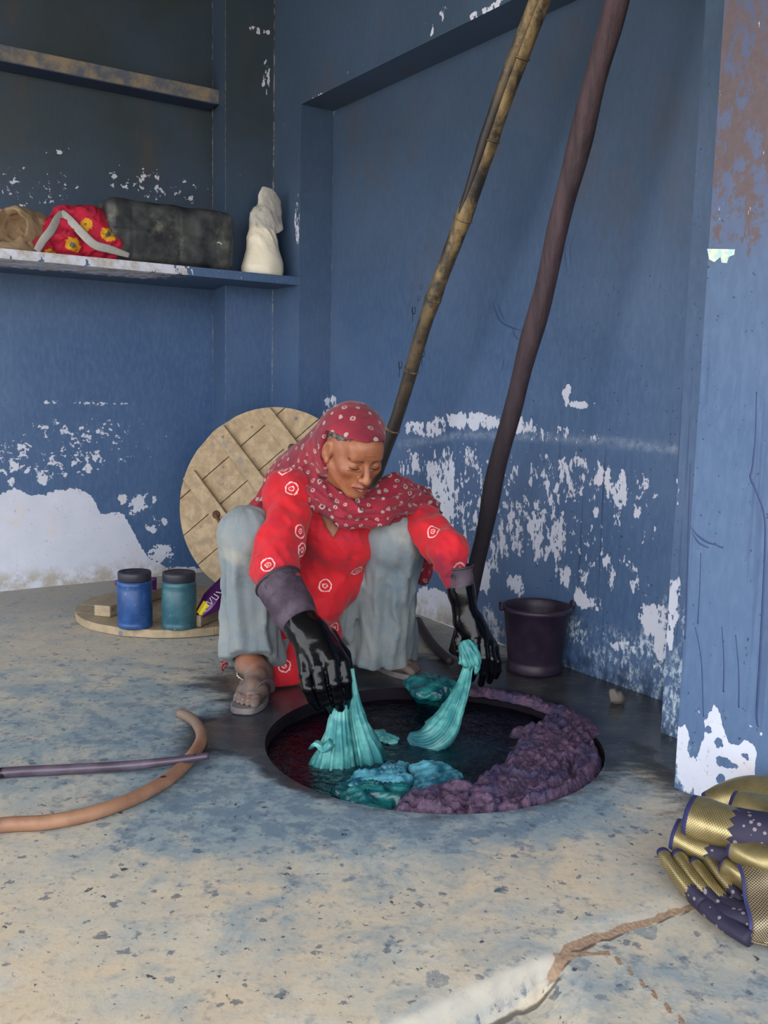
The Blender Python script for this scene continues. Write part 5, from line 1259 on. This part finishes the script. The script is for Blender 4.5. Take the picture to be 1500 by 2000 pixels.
s.cone(A(640, 935, 2.72), A(700, 985, 2.68), .030, .026, .012, ripple=rp(5, .004, 1)); s.cone(A(720, 985, 2.68), A(768, 945, 2.74), .030, .030, .012, ripple=rp(5, .004, 2))
s.cone(wp[-1], A(834, 1075, 2.96), .040, .034, .02, ripple=rp(7, .005, 1)); s.cone(A(834, 1075, 2.96), A(824, 1128, 2.97), .034, .020, .02, ripple=rp(7, .005, 1))
dd_ = norm(D2 - hl(0, -.05, .05)); d1_ = norm(np.cross(dd_, V3(0, -1, .2))); d2_ = np.cross(dd_, d1_)
def scarf_folds(x, y, z):
    a, b, c = x * d1_[0] + y * d1_[1] + z * d1_[2], x * d2_[0] + y * d2_[1] + z * d2_[2], x * dd_[0] + y * dd_[1] + z * dd_[2]
    back = np.abs(fbm(a * 34, b * 34, c * 5, 83, 2) - .5) * .026
    front = np.abs(fbm(x * 9 + z * 14, y * 22, z * 46, 85, 2) - .5) * .028
    hx, hy, hz = hloc(x, y, z); crown = ss(hz, -.02, .06)
    w = ss(x, -.20, -.13) * ss(.66 - z, -.02, .03)
    return (back * (1 - w) + front * w) * (1 - .75 * crown) - .004 * (1 - crown)
s.apply((-.5, 2.4, .2), (.3, 3.1, 1), scarf_folds, 'd')
sv, sf = s.mesh()
dots = []
rng = np.random.default_rng(9)
for i in rng.permutation(len(sv))[:9000]:
    if not dots or np.min(np.linalg.norm(np.array(dots) - sv[i], axis=1)) > (.034 if (sv[i][2] > .70) else .0240): dots.append(sv[i])
dots = np.array(dots); rv = rng.uniform(.75, 1.35, len(dots))
dm = np.full(len(sv), 9.)
for a in range(0, len(dots), 64):
    dm = np.minimum(dm, (np.linalg.norm(sv[:, None] - dots[None, a:a + 64], axis=2) * rv[None, a:a + 64]).min(1))
m = M('maroon tie-dyed muslin', .8); m.sheen(.2)
k = m.noise(10, 5, .6); col = m.mix(m.step(k, .35, .68), S2L(150, 20, 46), S2L(112, 16, 42))
d = m.f('ADD', m.at('dot'), m.f('MULTIPLY', m.f('SUBTRACT', m.noise(130, 2), .5), .006))
hollow = m.f('GREATER_THAN', m.noise(7, 2), .5)
rg = m.f('MULTIPLY', m.f('LESS_THAN', d, .0068), m.f('SUBTRACT', 1, m.f('MULTIPLY', m.f('LESS_THAN', d, .0032), hollow)))
col = m.mix(m.f('MULTIPLY', rg, .92), col, m.mix(m.noise(15, 3), S2L(190, 168, 156), S2L(146, 140, 140)))
m.col(col); m.bump(m.f('ADD', m.noise(280, 2), m.noise(60, 4)), .22, .002)
sc_ = mk('headscarf', sv, sf, m.m, woman, True, {'dot': dm}); sc_['label'] = 'maroon headscarf with pale tie-dyed dots'

# ---- rubber gloves
m = M('black rubber glove', .3); w = m.at('wet'); wn = m.f('ADD', w, m.f('MULTIPLY', m.f('SUBTRACT', m.noise(24, 3), .5), .22)); wm = m.step(wn, .46, .56)
col = m.mix(wm, m.mix(m.step(m.noise(22, 5, .6), .35, .68), S2L(62, 52, 64), S2L(88, 76, 88)), S2L(7, 7, 12)); m.col(col)
m.rough(m.f('MULTIPLY_ADD', wm, -.44, .60)); m.put(m.b.inputs['Coat Weight'], m.f('MULTIPLY', wm, .15)); m.b.inputs['Specular IOR Level'].default_value = .22; m.b.inputs['Coat Roughness'].default_value = .04
m.bump(m.f('ADD', m.noise(34, 3), m.f('MULTIPLY', m.noise(160, 3), m.f('MULTIPLY_ADD', wm, -.3, .35))), .30, .004); MAT_GLOVE = m.m
def glove(arm_pts, arm_r, palm, fingers, thumb, label, wet_lo, wet_hi, h=.0031):
    allp = np.array([p for p in arm_pts] + [p for f in fingers for p in f[0]]); lo, hi = allp.min(0) - .085, allp.max(0) + .085
    s = SDF(*[np.arange(a, b, h) for a, b in zip(lo, hi)])
    s.chain(arm_pts, arm_r, .012)
    for a, b, ra, rb in palm: s.cone(a, b, ra, rb, .012)
    for pts, rad in fingers: s.chain(pts, rad, .0035)
    s.chain(thumb[0], thumb[1], .006)
    ax = norm(arm_pts[1] - arm_pts[0])
    s.cone(arm_pts[0] - ax * .06, arm_pts[1] + ax * .02, arm_r[0] - .004, arm_r[1] - .006, .002, 's')
    s.apply(lo, hi, lambda x, y, z: (fbm(x * 26, y * 26, z * 26, 91, 2) - .5) * .006, 'd')
    s.apply(lo, hi, lambda x, y, z: (arm_pts[0][0] - x) * ax[0] + (arm_pts[0][1] - y) * ax[1] + (arm_pts[0][2] - z) * ax[2], 'i')
    v_, f_ = s.mesh()
    t = (v_ - arm_pts[0]) @ norm(arm_pts[-1] - arm_pts[0]) / np.linalg.norm(arm_pts[-1] - arm_pts[0])
    g = mk('glove', v_, f_, MAT_GLOVE, woman, True, {'wet': ss(t, wet_lo, wet_hi)}); g['label'] = label
    e1 = norm(np.cross(ax, V3(0, 0, 1))); e2 = np.cross(ax, e1)
    rim = tube('cuff_rim', [arm_pts[0] + (e1 * math.cos(q) + e2 * math.sin(q)) * (arm_r[0] - .001) + ax * .001 for q in np.linspace(0, 2 * math.pi, 33)], .0038, None, g, 8, cap=False)
    m2 = bpy.data.materials.get('glove rim')
    if not m2: mm = M('glove rim', .5); mm.col(mm.mix(mm.noise(40, 3), S2L(44, 34, 46), S2L(64, 52, 64))); m2 = mm.m
    rim.data.materials.append(m2); return g
K = [A(597, 1316, 2.282), A(621, 1303, 2.268), A(647, 1292, 2.268), A(669, 1294, 2.285)]
glove([A(543, 1137, 2.465), A(572, 1190, 2.41), RW + V3(0, 0, .0), A(612, 1255, 2.335)], [.064, .055, .047, .045],
      [(A(600, 1240, 2.345), K[0], .036, .0185), (A(606, 1240, 2.34), K[1], .040, .019), (A(614, 1238, 2.34), K[2], .040, .019), (A(622, 1240, 2.345), K[3], .036, .018)],
      [([K[0], A(603, 1345, 2.262), A(612, 1366, 2.268), A(622, 1381, 2.285)], [.0165, .0152, .0140, .0115]),
       ([K[1], A(627, 1343, 2.246), A(636, 1370, 2.252), A(646, 1388, 2.272)], [.0172, .0160, .0145, .0120]),
       ([K[2], A(654, 1335, 2.246), A(661, 1368, 2.252), A(667, 1391, 2.272)], [.0172, .0160, .0145, .0120]),
       ([K[3], A(675, 1330, 2.266), A(677, 1358, 2.272), A(675, 1380, 2.288)], [.0165, .0152, .0140, .0115])],
      ([A(640, 1245, 2.36), A(668, 1280, 2.345), A(682, 1318, 2.325), A(684, 1350, 2.31)], [.028, .021, .017, .013]), 'wet black rubber glove over the left of the vat', .52, .84)
K = [A(927, 1250, 2.565), A(941, 1250, 2.572), A(954, 1256, 2.585), A(964, 1266, 2.60)]
glove([A(896, 1107, 2.615), A(902, 1160, 2.61), LW, A(918, 1228, 2.595)], [.042, .038, .036, .036],
      [(A(912, 1215, 2.60), K[0], .034, .0165), (A(916, 1215, 2.60), K[1], .035, .017), (A(922, 1217, 2.60), K[2], .034, .0165), (A(926, 1220, 2.605), K[3], .032, .016)],
      [([K[0], A(929, 1282, 2.548), A(927, 1308, 2.552), A(922, 1325, 2.565)], [.0150, .0140, .0128, .0105]),
       ([K[1], A(945, 1285, 2.552), A(945, 1314, 2.556), A(940, 1334, 2.570)], [.0155, .0142, .0130, .0108]),
       ([K[2], A(960, 1288, 2.566), A(961, 1312, 2.570), A(956, 1330, 2.582)], [.0150, .0140, .0128, .0105]),
       ([K[3], A(971, 1292, 2.585), A(972, 1308, 2.588), A(968, 1320, 2.596)], [.0145, .0132, .0120, .0100])],
      ([A(908, 1225, 2.60), A(898, 1250, 2.585), A(899, 1272, 2.568), A(908, 1290, 2.560)], [.024, .018, .0155, .0125]), 'wet black rubber glove beside the bucket', .10, .50)

# ---- sandals
m = M('grey rubber sole', .65); m.col(m.mix(m.step(m.noise(30, 5), .35, .65), S2L(96, 90, 94), S2L(120, 112, 114))); MAT_SOLE = m.m
m = M('sandal strap', .55); m.col(m.mix(m.noise(30, 4), S2L(92, 76, 82), S2L(112, 94, 98))); MAT_STRAP2 = m.m
def sandal(heel, toe, big, c, label):
    f, sd = foot_frame(heel, toe)
    e = empty('sandal', (heel + toe) / 2); e.parent = woman; e.matrix_parent_inverse = woman.matrix_world.inverted(); e['label'] = label
    N = 44; L = .262; out = []
    for i in range(N):
        t = 2 * math.pi * i / N; a = (1 - math.cos(t)) / 2; w = (.033 + .017 * ss(np.array(a), .3, .75)) * (abs(math.sin(t)) ** .62)
        out.append(heel - f * .008 + f * L * a + sd * big * ((w + .002) if math.sin(t) > 0 else -(w + .004)))
    vs_ = []; lev = [(.97, 0.0), (1.0, .003), (1.0, .014), (.97, .018)]; cen = sum(out) / N
    for k_, z in lev: vs_ += [cen + (p - cen) * k_ + V3(0, 0, z + .001) for p in out]
    fs = [(i * N + j, i * N + (j + 1) % N, (i + 1) * N + (j + 1) % N, (i + 1) * N + j) for i in range(3) for j in range(N)] + [tuple(range(N))[::-1], tuple(3 * N + j for j in range(N))]
    mk('sole', vs_, fs, MAT_SOLE, e, False)
    for s_ in (1, -1):
        tube('strap', [c(.192, .0165, .012), c(.180, .0165 + s_ * .002, .032), c(.165, .016 + s_ * .012, .044), c(.135, .012 + s_ * .030, .046 - (.006 if s_ < 0 else 0)), c(.105, .004 + s_ * .046, .026), c(.090, s_ * .046, .002)], [.0045, .006, .008, .009, .009, .008], MAT_STRAP2, e, 10, 30, flat=.45, ref=f)
    return e
sandal(r_heel, r_toe, -1, rc, 'grey rubber flip-flop on the foot by the hose')
sandal(l_heel, l_toe, 1, lc_, 'dark flip-flop behind the vat')

# ================================================================== CLOTHS IN HER HANDS AND IN THE VAT
t1 = empty('held_cloth', G(670, 1490, ZL), 'bright teal cloth hanging from the left glove in the picture into the dye', 'cloth', 'teal cloths being dyed')
tube('hanging_fold', [A(664, 1376, 2.272), A(662, 1402, 2.262), A(659, 1440, 2.262), A(655, 1476, 2.262), A(651, 1505, 2.262), A(648, 1545, 2.262)], [.018, .022, .031, .042, .050, .058], MAT_TEAL, t1, 72, 46, rfun=folds(12, .36, .3), flat=.62, ref=V3(1, 0, 0))
tube('hanging_fold', [A(685, 1306, 2.290), A(688, 1350, 2.290), A(692, 1395, 2.290), A(700, 1440, 2.290), A(708, 1480, 2.290), A(712, 1525, 2.290)], [.008, .014, .022, .034, .044, .05], MAT_TEAL, t1, 64, 46, rfun=folds(10, .36, 2.0), flat=.6, ref=V3(1, 0, 0))
tube('hanging_fold', [A(648, 1450, 2.235), A(632, 1462, 2.235), A(618, 1452, 2.235), A(606, 1462, 2.25)], [.022, .018, .012, .006], MAT_TEAL, t1, 30, 20, rfun=folds(5, .3, 1), flat=.5)
t2 = empty('held_cloth', G(860, 1440, ZL), 'bright teal cloth knotted in the glove beside the bucket', 'cloth', 'teal cloths being dyed')
tube('knot', [A(908, 1254, 2.535), A(911, 1260, 2.53), A(917, 1276, 2.528), A(921, 1294, 2.53), A(919, 1306, 2.535)], [.017, .024, .030, .030, .016], MAT_TEAL, t2, 60, 36, rfun=folds(8, .34, 1.1), flat=.7)
tube('hanging_fold', [A(917, 1292, 2.528), A(910, 1320, 2.51), A(900, 1352, 2.48), A(885, 1388, 2.45), A(868, 1420, 2.425), A(845, 1442, 2.41), A(820, 1446, 2.42), A(798, 1436, 2.43)], [.012, .015, .020, .027, .036, .036, .026, .008], MAT_TEAL, t2, 72, 60, rfun=folds(10, .42, .9), flat=.55, ref=V3(1, 0, .3))
tube('frayed_tip', [A(930, 1296, 2.525), A(932, 1306, 2.52), A(928, 1318, 2.52)], [.012, .010, .003], MAT_TEAL, t2, 20, 10, rfun=folds(5, .4, 0), flat=.5)
def soaked(name, label, mat_, parts, seed, h=.0042):
    P_ = np.array([p for a, b, ra, rb in parts for p in (a, b)]); lo, hi = P_.min(0) - .09, P_.max(0) + .09
    s = SDF(*[np.arange(a, b, h) for a, b in zip(lo, hi)])
    for a, b, ra, rb in parts: s.cone(a, b, ra, rb, .02, flat=((0, 0, 1), 2.4))
    s.apply(lo, hi, lambda x, y, z: np.abs(fbm(x * 26 + y * 9, y * 34, z * 20, seed, 3) - .5) * .060 - .009, 'd')
    v_, f_ = s.mesh(); o = mk(name, v_, f_, mat_, None, True, {'along': np.zeros(len(v_))}); return tag(o, label, 'cloth', 'teal cloths being dyed')
g = lambda x, y, z=-.034: G(x, y, z)
def sheet(label, mat_, pix, ang, seed, lift=.005, amp=.017, h=.0032):
    """wrinkled wet cloth lying on the dye: outline in the liquid plane, ridged height"""
    poly = np.array([G(x, y, ZL)[:2] for x, y in pix]); lo, hi = poly.min(0) - .02, poly.max(0) + .02
    X_, Y_ = np.meshgrid(np.arange(lo[0], hi[0], h), np.arange(lo[1], hi[1], h), indexing='ij')
    ins = np.zeros(X_.shape, bool); dist = np.full(X_.shape, 9.0); n = len(poly)
    xx = X_ + (fbm(X_ * 40, Y_ * 40, X_ * 0, seed) - .5) * .03; yy = Y_ + (fbm(X_ * 40, Y_ * 40, X_ * 0 + 5, seed + 1) - .5) * .03
    for i in range(n):
        a, b = poly[i], poly[(i + 1) % n]; ab = b - a
        t = np.clip(((xx - a[0]) * ab[0] + (yy - a[1]) * ab[1]) / (ab @ ab + 1e-9), 0, 1); dist = np.minimum(dist, np.hypot(xx - a[0] - t * ab[0], yy - a[1] - t * ab[1]))
        c_ = ((a[1] > yy) != (b[1] > yy)) & (xx < (b[0] - a[0]) * (yy - a[1]) / (b[1] - a[1] + 1e-12) + a[0]); ins ^= c_
    sd_ = np.where(ins, dist, -dist)
    ca, sa = math.cos(ang), math.sin(ang); p_, q_ = X_ * ca + Y_ * sa, -X_ * sa + Y_ * ca
    rid = 1 - np.abs(fbm(p_ * 8, q_ * 52, X_ * 0, seed + 3, 2) - .5) * 4
    Z_ = ZL - .012 + (.018 + lift) * ss(sd_, -.004, .014) + amp * np.clip(rid, 0, 1) ** 2 * ss(sd_, 0, .03)
    ok = sd_ > -.004; idx = np.full(X_.shape, -1); idx[ok] = np.arange(ok.sum())
    a, b, c, d = idx[:-1, :-1], idx[1:, :-1], idx[1:, 1:], idx[:-1, 1:]; k = (a >= 0) & (b >= 0) & (c >= 0) & (d >= 0)
    o = mk('soaked_cloth', np.c_[X_[ok], Y_[ok], Z_[ok]], np.c_[a[k], b[k], c[k], d[k]], mat_, None, True, {'along': np.zeros(ok.sum())})
    md = o.modifiers.new('thick', 'SOLIDIFY'); md.thickness = .003
    return tag(o, label, 'cloth', 'teal cloths being dyed')
sheet('pale blue wet cloth floating at the front of the vat', MAT_TEALBLUE, [(660, 1534), (690, 1516), (735, 1506), (780, 1492), (806, 1494), (796, 1510), (815, 1530), (785, 1546), (725, 1548), (680, 1552)], .25, 5)
sheet('dark teal soaked cloth bunched at the front rim of the vat', MAT_TEALDARK, [(640, 1540), (690, 1532), (745, 1540), (785, 1542), (825, 1552), (805, 1572), (770, 1586), (735, 1594), (700, 1588), (665, 1566)], -.2, 6, .006, .020)
sheet('blue-green wet cloth next to the purple sludge', MAT_TEALBLUE, [(790, 1500), (825, 1488), (878, 1494), (908, 1520), (880, 1542), (830, 1558), (800, 1548), (805, 1526)], .5, 7, .004, .012)
soaked('soaked_cloth', 'small teal curl of cloth floating in the middle of the vat', MAT_TEAL, [(g(728, 1432, -.036), g(748, 1436, -.03), .010, .012), (g(748, 1436, -.03), g(764, 1446, -.034), .012, .014)], 8, .003)
c = G(846, 1352, .012)
soaked('soaked_cloth', 'dark blue-green wet cloth on the back rim of the vat', MAT_TEALDARK, [(G(830, 1335, .028), G(856, 1342, .03), .055, .055), (G(846, 1350, .02), G(868, 1372, -.03), .05, .035), (G(836, 1350, .02), G(838, 1372, -.035), .04, .03)], 9)
